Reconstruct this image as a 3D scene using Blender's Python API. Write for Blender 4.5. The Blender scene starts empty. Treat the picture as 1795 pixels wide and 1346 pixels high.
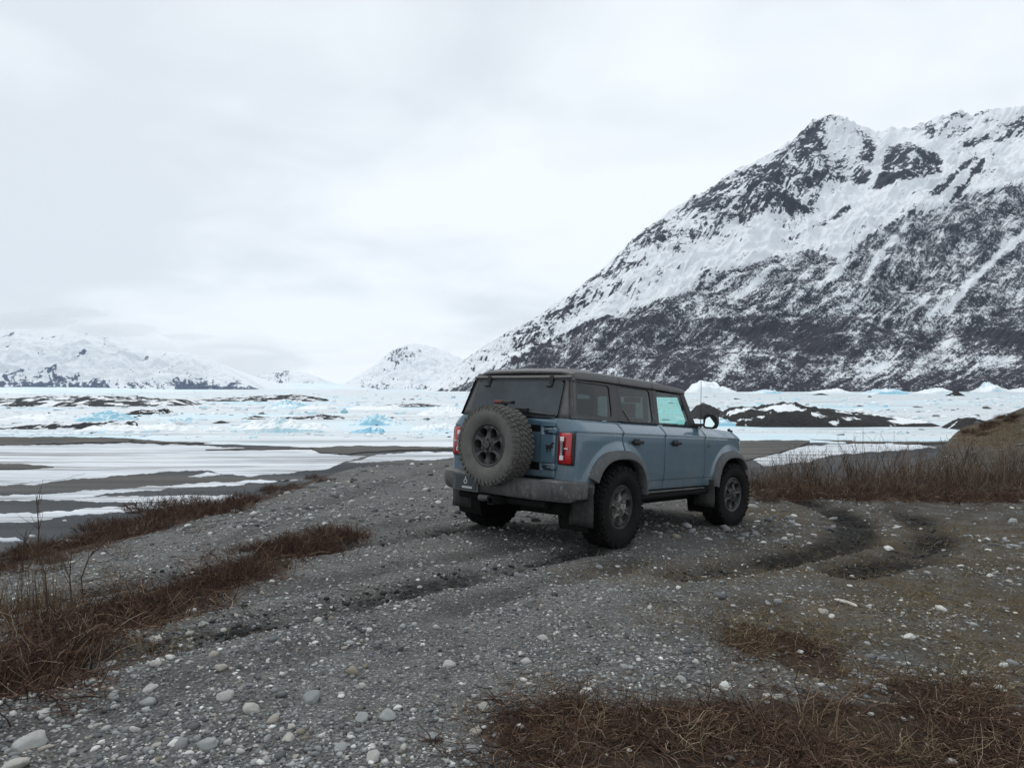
import bpy, bmesh, math, random
import numpy as np
from mathutils import Matrix, Vector

# ------------------------------------------------------------------ camera
F_PX, U0, V_HOR, CAM_Z = 1201.0, 897.5, 680.0, 1.69      # photograph is 1795 x 1346
scene = bpy.context.scene
col = scene.collection
cam_d = bpy.data.cameras.new('camera')
cam_d.sensor_fit = 'HORIZONTAL'
cam_d.sensor_width = 36.0
cam_d.lens = F_PX / 1795.0 * 36.0
cam_d.clip_start = 0.05
cam_d.clip_end = 40000.0
cam = bpy.data.objects.new('camera', cam_d)
cam.location = (0, 0, CAM_Z)
cam.rotation_euler = (math.radians(90) + math.atan((V_HOR - 673.0) / F_PX), 0, 0)
col.objects.link(cam)
scene.camera = cam

# ------------------------------------------------------------------ sky and sun
SUN_EL, SUN_AZ = 58.0, -35.0          # overcast: broad soft sun, a little left of and behind the view
world = bpy.data.worlds.new('World')
scene.world = world
world.use_nodes = True
wt = world.node_tree
wt.nodes.clear()
w_out = wt.nodes.new('ShaderNodeOutputWorld')
w_bg = wt.nodes.new('ShaderNodeBackground')
w_bg.inputs['Strength'].default_value = 0.1
wt.links.new(w_bg.outputs[0], w_out.inputs[0])
sky = wt.nodes.new('ShaderNodeTexSky')
sky.sky_type = 'NISHITA'
sky.sun_disc = False
sky.sun_elevation = math.radians(SUN_EL)
sky.sun_rotation = math.radians(SUN_AZ)
sky.air_density = 1.0
sky.dust_density = 2.0
tc = wt.nodes.new('ShaderNodeTexCoord')
sep = wt.nodes.new('ShaderNodeSeparateXYZ')
wt.links.new(tc.outputs['Generated'], sep.inputs[0])
# project the view direction on a cloud deck: p = (x, y) / (z + 0.22)
def wmath(op, a, b=None):
    n = wt.nodes.new('ShaderNodeMath'); n.operation = op
    for i, s in enumerate((a, b)):
        if s is None: continue
        if isinstance(s, (int, float)): n.inputs[i].default_value = s
        else: wt.links.new(s, n.inputs[i])
    return n.outputs[0]
zden = wmath('ADD', wmath('MAXIMUM', sep.outputs[2], 0.0), 0.20)
cx = wmath('DIVIDE', sep.outputs[0], zden)
cy = wmath('DIVIDE', sep.outputs[1], zden)
comb = wt.nodes.new('ShaderNodeCombineXYZ')
wt.links.new(cx, comb.inputs[0]); wt.links.new(cy, comb.inputs[1])
def wnoise(scale, detail, rough, off, dist=0.0):
    mp = wt.nodes.new('ShaderNodeMapping'); mp.inputs['Location'].default_value = off
    wt.links.new(comb.outputs[0], mp.inputs[0])
    n = wt.nodes.new('ShaderNodeTexNoise')
    n.inputs['Scale'].default_value = scale; n.inputs['Detail'].default_value = detail
    n.inputs['Roughness'].default_value = rough; n.inputs['Distortion'].default_value = dist
    wt.links.new(mp.outputs[0], n.inputs['Vector'])
    return n.outputs['Fac']
cl = wmath('ADD', wmath('MULTIPLY', wnoise(0.62, 4, 0.45, (3.1, 0.4, 0), 0.5), 0.80), wmath('MULTIPLY', wnoise(2.4, 4, 0.5, (7.7, 2.0, 0), 0.6), 0.20))
ramp = wt.nodes.new('ShaderNodeValToRGB')
ramp.color_ramp.interpolation = 'EASE'
e = ramp.color_ramp.elements
e[0].position = 0.40; e[0].color = (0.60, 0.648, 0.695, 1)
e[1].position = 0.57; e[1].color = (0.755, 0.80, 0.84, 1)
wt.links.new(cl, ramp.inputs[0])
gain = wt.nodes.new('ShaderNodeVectorMath'); gain.operation = 'SCALE'
gain.inputs['Scale'].default_value = 10.0          # background strength is 0.1
wt.links.new(ramp.outputs[0], gain.inputs[0])
wmix = wt.nodes.new('ShaderNodeMix'); wmix.data_type = 'RGBA'
wmix.inputs[0].default_value = 0.96                # cloud cover over the clear sky
wt.links.new(sky.outputs[0], wmix.inputs[6]); wt.links.new(gain.outputs[0], wmix.inputs[7])
wt.links.new(wmix.outputs[2], w_bg.inputs[0])

sun_d = bpy.data.lights.new('sun', 'SUN')
sun_d.energy = 0.9
sun_d.angle = math.radians(25)
sun_d.color = (1.0, 0.975, 0.94)
sun = bpy.data.objects.new('sun', sun_d)
_az, _el = math.radians(SUN_AZ), math.radians(SUN_EL)
_d = Vector((math.sin(_az) * math.cos(_el), math.cos(_az) * math.cos(_el), math.sin(_el)))
sun.rotation_euler = (-_d).to_track_quat('-Z', 'Y').to_euler()
col.objects.link(sun)

vs = scene.view_settings
vs.view_transform = 'Standard'
vs.look = 'None'
vs.exposure = 0.36
vs.gamma = 1.0
vs.use_curve_mapping = False
scene.cycles.use_denoising = True
scene.cycles.max_bounces = 6
scene.cycles.diffuse_bounces = 3
scene.cycles.glossy_bounces = 3
scene.cycles.transmission_bounces = 4
scene.cycles.transparent_max_bounces = 10
scene.cycles.volume_bounces = 1
scene.cycles.caustics_reflective = False
scene.cycles.caustics_refractive = False

# ------------------------------------------------------------------ numbers: noise and pixels
rng = np.random.default_rng(11)
random.seed(5)

def _hash(ix, iy, seed):
    h = (ix.astype(np.int64) * 374761393 + iy.astype(np.int64) * 668265263 + seed * 974634777) & 0xffffffff
    h = ((h ^ (h >> 13)) * 1274126177) & 0xffffffff
    return (h ^ (h >> 16)) & 0xffffffff

def gnoise(x, y, seed=0):
    """gradient noise, about -1..1"""
    x = np.asarray(x, float); y = np.asarray(y, float)
    ix = np.floor(x); iy = np.floor(y); fx = x - ix; fy = y - iy
    def g(dx, dy):
        a = _hash(ix + dx, iy + dy, seed) / 4294967296.0 * 2 * np.pi
        return np.cos(a) * (fx - dx) + np.sin(a) * (fy - dy)
    sx = fx * fx * fx * (fx * (fx * 6 - 15) + 10); sy = fy * fy * fy * (fy * (fy * 6 - 15) + 10)
    a = g(0, 0) * (1 - sx) + g(1, 0) * sx; b = g(0, 1) * (1 - sx) + g(1, 1) * sx
    return (a * (1 - sy) + b * sy) * 1.5

def fbm(x, y, octv=4, seed=0, gain=0.5, lac=2.03):
    s = 0; a = 1.0; t = 0
    for i in range(octv):
        s = s + a * gnoise(x * lac ** i, y * lac ** i, seed + i * 17); t += a; a *= gain
    return s / t

def ridged(x, y, octv=4, seed=0, gain=0.5, lac=2.03):
    s = 0; a = 1.0; t = 0
    for i in range(octv):
        s = s + a * (1 - 2 * np.abs(gnoise(x * lac ** i, y * lac ** i, seed + i * 17))); t += a; a *= gain
    return s / t

def sstep(a, b, x):
    t = np.clip((x - a) / (b - a), 0, 1); return t * t * (3 - 2 * t)

def interp(x, pts):
    p = np.array(pts, float); return np.interp(x, p[:, 0], p[:, 1])

# ------------------------------------------------------------------ mesh helpers
def link(o, parent=None):
    col.objects.link(o)
    if parent is not None: o.parent = parent
    return o

def mesh_obj(name, verts, faces, mat=None, parent=None, smooth=True, sharp=None, attrs=None):
    """faces: an int array (n,3)/(n,4) or a list of tuples"""
    me = bpy.data.meshes.new(name)
    v = np.asarray(verts, dtype=np.float32).reshape(-1, 3)
    if isinstance(faces, np.ndarray):
        k = faces.shape[1]; n = len(faces)
        me.vertices.add(len(v)); me.vertices.foreach_set('co', v.ravel())
        me.loops.add(n * k); me.loops.foreach_set('vertex_index', faces.astype(np.int32).ravel())
        me.polygons.add(n); me.polygons.foreach_set('loop_start', np.arange(0, n * k, k, dtype=np.int32))
        me.polygons.foreach_set('loop_total', np.full(n, k, dtype=np.int32))
        me.update(calc_edges=True)
    else:
        me.from_pydata([tuple(p) for p in v.tolist()], [], [tuple(int(i) for i in f) for f in faces])
        me.update()
    if attrs:
        for k_, a in attrs.items():
            a = np.asarray(a, dtype=np.float32)
            if a.ndim == 1:
                at = me.attributes.new(k_, 'FLOAT', 'POINT'); at.data.foreach_set('value', a)
            else:
                at = me.attributes.new(k_, 'FLOAT_COLOR', 'POINT')
                at.data.foreach_set('color', np.concatenate([a, np.ones((len(a), 1), np.float32)], 1).ravel())
    if smooth:
        me.polygons.foreach_set('use_smooth', np.ones(len(me.polygons), dtype=bool))
        if sharp: me.set_sharp_from_angle(angle=math.radians(sharp))
    if mat: me.materials.append(mat)
    o = bpy.data.objects.new(name, me)
    return link(o, parent)

def grid_faces(nr, nc, wrap=False):
    r = np.arange(nr - 1)[:, None]; c = np.arange(nc if wrap else nc - 1)[None, :]
    c2 = (c + 1) % nc
    a = r * nc + c; b = r * nc + c2; d = (r + 1) * nc + c2; e_ = (r + 1) * nc + c
    return np.stack([a, b, d, e_], -1).reshape(-1, 4)

def tag(o, label=None, cat=None, group=None, kind=None):
    if label: o['label'] = label
    if cat: o['category'] = cat
    if group: o['group'] = group
    if kind: o['kind'] = kind
    return o

# ------------------------------------------------------------------ materials
def sock(nt, s, dst):
    if isinstance(s, (int, float)): dst.default_value = s
    elif isinstance(s, (tuple, list)): dst.default_value = tuple(s) + ((1,) if len(s) == 3 and dst.type == 'RGBA' else ())
    else: nt.links.new(s, dst)

class Mat:
    def __init__(self, name, rough=0.8, **kw):
        self.m = bpy.data.materials.new(name); self.m.use_nodes = True
        self.nt = self.m.node_tree
        self.b = self.nt.nodes['Principled BSDF']
        self.b.inputs['Roughness'].default_value = rough
        if rough >= 0.75: self.b.inputs['Specular IOR Level'].default_value = 0.15
        for k, v in kw.items(): self.set(k.replace('_', ' '), v)
    def set(self, k, v): sock(self.nt, v, self.b.inputs[k]); return self
    def n(self, t, ins=None, out=0, **props):
        nd = self.nt.nodes.new(t)
        for k, v in props.items(): setattr(nd, k, v)
        for k, v in (ins or {}).items(): sock(self.nt, v, nd.inputs[k])
        return nd.outputs[out]
    def pos(self): return self.n('ShaderNodeNewGeometry', out='Position')
    def obj(self): return self.n('ShaderNodeTexCoord', out='Object')
    def map(self, v, scale=(1, 1, 1), loc=(0, 0, 0), rot=(0, 0, 0)):
        return self.n('ShaderNodeMapping', {'Vector': v, 'Scale': scale, 'Location': loc, 'Rotation': rot})
    def noise(self, v, scale, detail=4, rough=0.55, dist=0.0, out='Fac'):
        return self.n('ShaderNodeTexNoise', {'Vector': v, 'Scale': scale, 'Detail': detail, 'Roughness': rough, 'Distortion': dist}, out=out)
    def vor(self, v, scale, out='Distance', rnd=1.0, **p):
        return self.n('ShaderNodeTexVoronoi', {'Vector': v, 'Scale': scale, 'Randomness': rnd}, out=out, **p)
    def attr(self, name, out='Fac'): return self.n('ShaderNodeAttribute', out=out, attribute_name=name)
    def math(self, op, a, b=0.0, clamp=False): return self.n('ShaderNodeMath', {0: a, 1: b}, operation=op, use_clamp=clamp)
    def ramp(self, f, stops, interp='LINEAR'):
        nd = self.nt.nodes.new('ShaderNodeValToRGB'); cr = nd.color_ramp; cr.interpolation = interp
        while len(cr.elements) < len(stops): cr.elements.new(0.5)
        for el, (p, c) in zip(cr.elements, stops):
            el.position = p
            el.color = (c, c, c, 1) if isinstance(c, (int, float)) else tuple(c) + (1,)
        self.nt.links.new(f, nd.inputs[0]); return nd.outputs[0]
    def mix(self, f, a, b, mode='MIX'):
        nd = self.nt.nodes.new('ShaderNodeMix'); nd.data_type = 'RGBA'; nd.blend_type = mode
        sock(self.nt, f, nd.inputs[0]); sock(self.nt, a, nd.inputs[6]); sock(self.nt, b, nd.inputs[7])
        return nd.outputs[2]
    def bump(self, h, strength=0.5, dist=0.02, normal=None):
        ins = {'Height': h, 'Strength': strength, 'Distance': dist}
        if normal is not None: ins['Normal'] = normal
        o = self.n('ShaderNodeBump', ins); self.set('Normal', o); return o
# ================================================================== THE GROUND
LAKE_Z = -7.32
CAR_YAW, CAR_PITCH, CAR_ROLL = 40.32, -4.18, -0.33
def car_frame():
    y, p, r = np.radians([CAR_YAW, CAR_PITCH, CAR_ROLL])
    f = np.array([np.sin(y) * np.cos(p), np.cos(y) * np.cos(p), np.sin(p)])
    l0 = np.array([-f[1], f[0], 0]); l0 /= np.linalg.norm(l0); u0 = np.cross(f, l0)
    l = l0 * np.cos(r) - u0 * np.sin(r)
    return np.array([f, l, np.cross(f, l)]).T
CAR_M = car_frame()
CAR_O = np.array([0.386, 7.85, CAM_Z - 1.687])
_nx, _ny = CAR_M[0, 2] / CAR_M[2, 2], CAR_M[1, 2] / CAR_M[2, 2]

def sclamp(x, lo, hi, k=0.8):
    """smooth clamp of x to lo..hi"""
    x = lo + np.logaddexp(0, (x - lo) / k) * k
    return hi - np.logaddexp(0, (hi - x) / k) * k

def z_base(x, y):
    z = CAR_O[2] - _nx * sclamp(x - CAR_O[0], -3.6, 3.2) - _ny * sclamp(y - CAR_O[1], -4.2, 3.6)
    z = z - 0.125 * np.logaddexp(0, (-(x + 2.6)) / 0.7) * 0.7           # falls away to the left
    z = z - 0.010 * np.maximum(y - 12, 0)
    # grassy rise at the far right
    z = z + 2.5 * (1 + .10 * fbm(x * .5, y * .5, 3, 88)) * np.exp(-(((x - 22.6) / 4.3) ** 2 + ((y - 24.5) / 5.0) ** 2))
    return z

EDGE_V = [(-700, 1010), (-300, 1010), (0, 962), (150, 926), (300, 893), (420, 872), (520, 846), (600, 815), (700, 808), (800, 807),
          (900, 810), (1050, 815), (1200, 826), (1310, 836), (1450, 834), (1540, 828), (1600, 812), (1670, 778), (1710, 690), (1800, 690), (2600, 690)]
def edge_table():
    us = np.linspace(-700, 2600, 331); out = []
    for u in us:
        ve = interp(u, EDGE_V); k = (u - U0) / F_PX
        y = np.geomspace(2, 60, 2000)
        zr = CAM_Z - (ve - V_HOR) / F_PX * y
        hit = np.where(zr < z_base(k * y, y))[0]
        out.append(min(y[hit[0]] if len(hit) else 33.0, 33.0))
    d = np.array(out)
    ker = np.ones(9) / 9
    return us, np.convolve(np.pad(d, 4, mode='edge'), ker, 'valid')
EU, ED = edge_table()

# ruts: straight back from the wheels, and old turning tracks to the right
def _back(y0, x0, n=26, step=0.25, bend=0.0):
    pts = []
    for i in range(n):
        s = x0 - i * step
        p = CAR_O + CAR_M @ np.array([s, y0 + bend * (i * step) ** 2, 0]); pts.append(p[:2])
    return np.array(pts)

def z_smooth(x, y):
    """ground without ruts and grit: bluff top, drop to the flats"""
    r_y = np.maximum(y, 1e-3)
    u = U0 + F_PX * x / r_y
    u = np.where(y > 0.05, u, np.where(x < 0, -700, 2600))
    ed = np.interp(u, EU, ED)
    zb = z_base(x, y)
    d = y - ed
    wob = 1 + 0.35 * fbm(x * 0.15, y * 0.15, 2, 77)
    drop = 0.62 * wob * np.logaddexp(0, (d - 0.9) / 0.7) * 0.7
    z = zb - drop
    flat = LAKE_Z + 0.02 * fbm(x * 0.03, y * 0.03, 3, 5)
    return flat + np.logaddexp(0, (z - flat) / 0.5) * 0.5

def gp(u, v, fn=None):
    """points of the ground under photograph pixels"""
    fn = fn or z_smooth
    u = np.atleast_1d(np.asarray(u, float)); v = np.atleast_1d(np.asarray(v, float))
    k = (u - U0) / F_PX; s = (V_HOR - v) / F_PX
    ys = np.concatenate([np.arange(0.7, 40, 0.06), np.geomspace(40, 4000, 300)]) if len(u) < 200 else np.concatenate([np.arange(0.7, 12, 0.12), np.arange(12, 40, .4)])
    X = k[:, None] * ys[None]; Y = np.broadcast_to(ys, X.shape)
    dz = CAM_Z + s[:, None] * ys - fn(X, Y)
    neg = dz < 0
    i = np.where(neg.any(1), neg.argmax(1), len(ys) - 1); i = np.maximum(i, 1)
    a = np.arange(len(u)); d0 = dz[a, i - 1]; d1 = dz[a, i]
    t = np.clip(d0 / (d0 - d1 + 1e-9), 0, 1)
    y = ys[i - 1] + t * (ys[i] - ys[i - 1]); x = k * y
    return np.stack([x, y, fn(x, y)], 1)

def px(x, y, z):
    return U0 + F_PX * x / np.maximum(y, 1e-3), V_HOR - F_PX * (z - CAM_Z) / np.maximum(y, 1e-3)

def pline(uv):
    p = gp(*np.array(uv, float).T); return p[:, :2]

RUTS = [(_back(-0.86, 0.1, 25), 1.0), (_back(0.86, 0.1, 24), 1.0),
        (_back(-1.45, -0.5, 22), 0.5), (_back(-0.25, -0.9, 22), 0.5), (_back(1.5, 0.3, 18), 0.4),
        (pline([(1335, 866), (1400, 876), (1455, 892), (1500, 915), (1495, 945), (1440, 965), (1330, 985), (1200, 1005)]), 1.15),
        (pline([(1570, 893), (1610, 910), (1640, 935), (1630, 960), (1570, 985), (1480, 1003)]), 1.05),
        (pline([(800, 815), (690, 842), (560, 885), (430, 935), (300, 985)]), 0.45),
        (pline([(760, 900), (640, 935), (540, 985)]), 0.3),
        (pline([(1150, 1052), (1250, 1068), (1330, 1060)]), 0.3)]

def seg_dist(x, y, pts):
    best = np.full(x.shape, 1e9); along = np.zeros(x.shape); acc = 0.0
    for a, b in zip(pts[:-1], pts[1:]):
        ab = b - a; L = np.hypot(*ab) + 1e-9
        t = np.clip(((x - a[0]) * ab[0] + (y - a[1]) * ab[1]) / L ** 2, 0, 1)
        d = np.hypot(x - a[0] - t * ab[0], y - a[1] - t * ab[1])
        m = d < best
        best = np.where(m, d, best); along = np.where(m, acc + t * L, along); acc += L
    return best, along

def rut_field(x, y):
    dz = np.zeros(x.shape); wet = np.zeros(x.shape)
    for pts, amp in RUTS:
        lo = pts.min(0) - 1; hi = pts.max(0) + 1
        m = (x > lo[0]) & (x < hi[0]) & (y > lo[1]) & (y < hi[1])
        if not m.any(): continue
        d, s = seg_dist(x[m], y[m], pts)
        w = (0.18 if amp <= 1 else 0.27) + 0.05 * gnoise(s * 0.9, s * 0 + amp * 9, 3)
        brk = sstep(-0.3, 0.35, gnoise(s * 0.9, s * 0 + amp * 31, 9) + .4 * gnoise(s * 3, d * 4, 12))
        core = np.exp(-(d / w) ** 4)
        lug = 0.5 + 0.5 * np.cos(s * 2 * np.pi / 0.11 + np.sin(d * 20))
        rim = np.exp(-((d - w * 1.45) / 0.06) ** 2)
        dz[m] += amp * (-0.036 * core - 0.018 * core * lug + 0.026 * rim * (0.5 + 0.5 * gnoise(s * 5, d * 5, 4)))
        wet[m] = np.maximum(wet[m], np.clip(amp * core * (0.42 + 0.62 * brk), 0, 1))
    return dz, wet

def z_ground(x, y):
    x = np.asarray(x, float); y = np.asarray(y, float)
    z = z_smooth(x, y)
    near = np.exp(-np.hypot(x, y) / 22.0)
    z = z + near * (0.055 * fbm(x * 0.55, y * 0.55, 3, 21) + 0.022 * fbm(x * 2.6, y * 2.6, 3, 22))
    z = z - 0.0
    return z + rut_field(x, y)[0]

# gravel stays level under the wheels
FLAT_AT = [(CAR_O + CAR_M @ np.array([a, b, 0]))[:2] for a in (0, 2.95) for b in (-0.86, 0.86)]
_zg0 = z_ground
def z_ground(x, y):
    x = np.asarray(x, float); y = np.asarray(y, float)
    z = _zg0(x, y)
    pl = CAR_O[2] - _nx * (x - CAR_O[0]) - _ny * (y - CAR_O[1]) + 0.012
    for fx, fy in FLAT_AT:
        w = np.exp(-(((x - fx) ** 2 + (y - fy) ** 2) / 0.30 ** 2) ** 2)
        z = z * (1 - w) + pl * w
    return z

# what grows where: soft blobs placed at photograph pixels
_blob = {}
def blob_field(x, y, spots):
    f = np.zeros(np.shape(x))
    for (u, v, ru, rv, a) in spots:
        if (u, v, ru, rv) not in _blob:
            g3 = gp([u, u, u], [v, v - rv, v + rv]); c = g3[0]
            _blob[(u, v, ru, rv)] = (c, ru / F_PX * c[1], g3[1][1] - c[1], c[1] - g3[2][1])
        c, sx, far, near = _blob[(u, v, ru, rv)]
        dy = np.where(y > c[1], (y - c[1]) / max(far, .05), (y - c[1]) / max(near, .05))
        f = np.maximum(f, a * np.exp(-(((x - c[0]) / sx) ** 2 + dy ** 2) ** 1.3))
    return f
BRUSH_SPOTS = [(1250, 1320, 420, 85, 1), (1650, 1330, 330, 70, 1), (1500, 1270, 420, 55, .9), (1000, 1290, 200, 60, 1), (1740, 1290, 160, 80, 1),
               (1345, 1118, 95, 36, 1), (1430, 1165, 70, 28, .9), (1560, 1215, 200, 26, .6),
               (40, 1150, 140, 75, 1), (170, 1085, 130, 42, 1), (300, 1042, 110, 32, 1), (420, 1000, 100, 28, 1), (530, 962, 80, 22, 1), (600, 938, 50, 14, .8),
               (20, 985, 90, 25, 1), (150, 955, 90, 25, 1), (280, 915, 110, 24, 1), (400, 888, 80, 14, .9), (520, 848, 45, 12, .9), (470, 868, 50, 10, .8),
               (1400, 862, 120, 16, 1), (1550, 866, 150, 16, 1), (1720, 868, 120, 16, 1), (1330, 850, 60, 14, .9), (760, 1300, 90, 40, .35), (660, 905, 70, 10, .3)]
GRASS_SPOTS = [(1250, 905, 60, 10, .7), (1300, 1000, 220, 25, .75), (1480, 1080, 160, 40, .7), (1660, 1040, 190, 60, .8), (1600, 960, 230, 30, .6), (1100, 1005, 130, 22, .6),
               (1500, 1190, 260, 30, .55), (1730, 940, 120, 40, .7), (1750, 1150, 150, 70, .7), (1280, 1075, 170, 36, .6), (950, 1210, 120, 30, .3), (1700, 860, 160, 14, .8), (1350, 900, 120, 14, .5),
               (180, 1010, 70, 22, .6), (250, 1140, 60, 20, .5), (1740, 760, 120, 40, .9)]

# one sheet, from under the camera to the horizon
def build_ground():
    rows = [0.25, 0.5, 0.75]
    y = 0.9
    while y < 46:
        rows.append(y); y += min(max(y * y * 0.0026, 0.008), 0.22)
    rows += list(np.geomspace(46, 14000, 46))
    rows = np.array(rows)
    a_f = np.arctan((np.linspace(-140, 1935, 640) - U0) / F_PX)
    a_l = np.linspace(-np.pi, a_f[0], 46)[:-1]; a_r = np.linspace(a_f[-1], np.pi, 46)[1:-1]
    ang = np.concatenate([a_l, a_f, a_r])
    # in front, rows are constant depth; behind they are circles
    c = np.cos(ang); f = np.where(np.abs(ang) < 1.0, 1 / np.maximum(c, .3), np.interp(np.abs(ang), [1.0, 1.6], [1 / math.cos(1.0), 1.0]))
    R = rows[:, None] * f[None]
    X = R * np.sin(ang); Y = R * np.cos(ang)
    Z = z_ground(X, Y)
    _, wet = rut_field(X, Y)
    n1 = fbm(X * 0.9, Y * 0.9, 4, 41); n2 = fbm(X * 2.4, Y * 2.4, 3, 43)
    brush = np.clip(blob_field(X, Y, BRUSH_SPOTS) * 1.25 + 0.30 * n1 - 0.12, 0, 1)
    grass = np.clip(blob_field(X, Y, GRASS_SPOTS) * 1.1 + 0.45 * n1 + .2 * n2 - 0.10, 0, 1)
    zs = z_smooth(X, Y)
    slope = sstep(0.45, 1.6, z_base(X, Y) - zs) * sstep(LAKE_Z + 0.2, LAKE_Z + 1.2, zs)
    brush = np.maximum(brush, 0.9 * slope)
    flat = sstep(LAKE_Z + 1.0, LAKE_Z + 0.35, zs)
    right = sstep(-0.6, 2.2, X - 0.18 * Y + 0.8 * n1) * (1 - flat)
    # long streaks of silt and wet mud on the flats
    silt = fbm(X * 0.012, Y * 0.075, 4, 61)
    ats = dict(wet=wet.ravel(), grass=(grass * (1 - flat)).ravel(), brush=(brush * (1 - flat)).ravel(), flat=flat.ravel(), right=right.ravel(), silt=(0.5 + silt * 0.8).ravel())
    V = np.stack([X, Y, Z], -1).reshape(-1, 3)
    nr, nc = X.shape
    Fq = grid_faces(nr, nc, wrap=True)[:, ::-1]
    V = np.concatenate([V, [[0, 0, z_ground(np.zeros(1), np.zeros(1))[0]]]])
    for k in ats: ats[k] = np.concatenate([ats[k], [0]])
    cap = np.array([[len(V) - 1, (i + 1) % nc, i, i] for i in range(nc)])
    o = mesh_obj('ground', V, Fq, None, attrs=ats)
    return o

m = Mat('gravel_ground', 0.9)
P = m.pos()
big = m.noise(P, 0.55, 5, 0.6)
mid = m.noise(P, 5.0, 5, 0.65)
fine = m.noise(P, 55.0, 3, 0.7)
cell = m.vor(P, 30.0, 'Color'); celld = m.vor(P, 30.0, 'Distance')
cell2 = m.vor(P, 85.0, 'Color'); celld2 = m.vor(P, 85.0, 'Distance')
cv = m.n('ShaderNodeSeparateColor', {0: cell}); cv2 = m.n('ShaderNodeSeparateColor', {0: cell2})
base = m.ramp(mid, [(0.25, (0.036, 0.0355, 0.034)), (0.5, (0.098, 0.098, 0.093)), (0.75, (0.18, 0.18, 0.171))])
base = m.mix(m.ramp(big, [(0.35, 0.0), (0.7, 0.6)]), base, (0.185, 0.184, 0.175))
peb = m.ramp(cv2, [(0.0, (0.035, 0.035, 0.036)), (0.5, (0.09, 0.092, 0.094)), (0.82, (0.17, 0.175, 0.175)), (0.97, (0.42, 0.42, 0.40))])
base = m.mix(m.ramp(celld2, [(0.30, 0.85), (0.55, 0.15)]), base, peb)
peb2 = m.ramp(cv, [(0.0, (0.05, 0.05, 0.05)), (0.6, (0.12, 0.123, 0.125)), (0.9, (0.24, 0.245, 0.24)), (1.0, (0.5, 0.49, 0.46))])
base = m.mix(m.math('MULTIPLY', m.ramp(celld, [(0.25, 1.0), (0.42, 0.0)]), m.ramp(cv, [(0.45, 0.0), (0.62, 0.8)])), base, peb2)
# earthy, mossy ground to the right
soil = m.ramp(fine, [(0.3, (0.018, 0.015, 0.011)), (0.5, (0.052, 0.044, 0.033)), (0.72, (0.125, 0.106, 0.08))])
base = m.mix(m.math('MULTIPLY', m.attr('right'), m.ramp(m.noise(P, 2.6, 5, 0.65), [(0.40, 0.95), (0.64, 0.40)])), base, soil)
straw = m.ramp(m.noise(P, 40.0, 4, 0.7), [(0.3, (0.040, 0.026, 0.013)), (0.55, (0.14, 0.095, 0.046)), (0.75, (0.27, 0.20, 0.105))])
base = m.mix(m.math('MULTIPLY', m.attr('grass'), m.ramp(m.noise(P, 9.0, 5, 0.7), [(0.38, 0.0), (0.62, 0.85)])), base, straw)
duff = m.ramp(m.noise(P, 28.0, 4, 0.7), [(0.3, (0.012, 0.009, 0.007)), (0.5, (0.042, 0.028, 0.020)), (0.75, (0.10, 0.062, 0.04))])
base = m.mix(m.ramp(m.math('ADD', m.attr('brush'), m.math('MULTIPLY', m.math('SUBTRACT', m.noise(P, 6.0, 4, 0.7), 0.5), 0.8)), [(0.42, 0.0), (0.70, 0.92)]), base, duff)
base = m.mix(m.math('MULTIPLY', m.attr('wet'), m.ramp(m.noise(P, 11.0, 4, 0.7), [(0.36, 1.0), (0.66, 0.6)])), base, (0.008, 0.0078, 0.0076))
mud = m.ramp(m.attr('silt'), [(0.25, (0.055, 0.060, 0.066)), (0.5, (0.092, 0.097, 0.102)), (0.7, (0.125, 0.120, 0.112))])
base = m.mix(m.attr('flat'), base, m.mix(m.ramp(m.noise(m.map(P, (0.02, 0.35, 1)), 1.0, 5, 0.6), [(0.4, 0.0), (0.6, 0.5)]), mud, (0.045, 0.048, 0.052)))
m.set('Base Color', base)
m.set('Specular IOR Level', 0.08)
h = m.math('ADD', m.math('MULTIPLY', fine, 0.5), m.math('ADD', m.math('MULTIPLY', m.ramp(celld, [(0.0, 1.0), (0.45, 0.0)]), 0.7), m.math('MULTIPLY', m.ramp(celld2, [(0.0, 1.0), (0.5, 0.0)]), 0.35)))
m.bump(h, 0.9, 0.02)
M_GROUND = m.m
ground = build_ground()
ground.data.materials.append(M_GROUND)
tag(ground, 'grey gravel bluff dropping to mud flats by the frozen lake', kind='structure')

# ------------------------------------------------------------------ snow, ice and mud on the flats
def plane_pt(u, v, z):
    y = (z - CAM_Z) * F_PX / (V_HOR - np.asarray(v, float)); return (np.asarray(u, float) - U0) / F_PX * y, y

def outline(uv, n=14, amp=1.6, seed=0):
    """a wobbly closed outline through pixel corners"""
    p = np.array(uv, float); q = np.roll(p, -1, 0); out = []
    acc = 0
    for a, b in zip(p, q):
        L = np.hypot(*(b - a)); k = max(2, int(L / n))
        t = np.arange(k) / k
        s = a[None] + (b - a)[None] * t[:, None]
        ph = acc + t * L; acc += L
        w = np.minimum(1.0, 0.35 + L / 60)
        s[:, 1] += amp * w * ((fbm(ph * 0.03, ph * 0 + seed * 3.7, 6, seed + 200, .62) * 1.9))
        s[:, 0] += amp * 2.2 * w * fbm(ph * 0.035, ph * 0 + seed * 1.7, 5, seed + 300, .6)
        out.append(s)
    return np.concatenate(out)

m = Mat('old_snow', 0.6)
P = m.pos()
f = m.noise(m.map(P, (0.05, 0.3, 1)), 1.0, 6, 0.62)
sn = m.ramp(f, [(0.3, (0.34, 0.37, 0.41)), (0.48, (0.54, 0.575, 0.61)), (0.65, (0.67, 0.695, 0.72))])
f2 = m.noise(m.map(P, (0.035, 0.42, 1), (11, 3, 0)), 1.0, 6, 0.66)
m.set('Base Color', m.mix(m.ramp(f2, [(0.49, 0.0), (0.60, 0.85)]), sn, (0.13, 0.135, 0.14)))
M_SNOW = m.m

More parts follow.
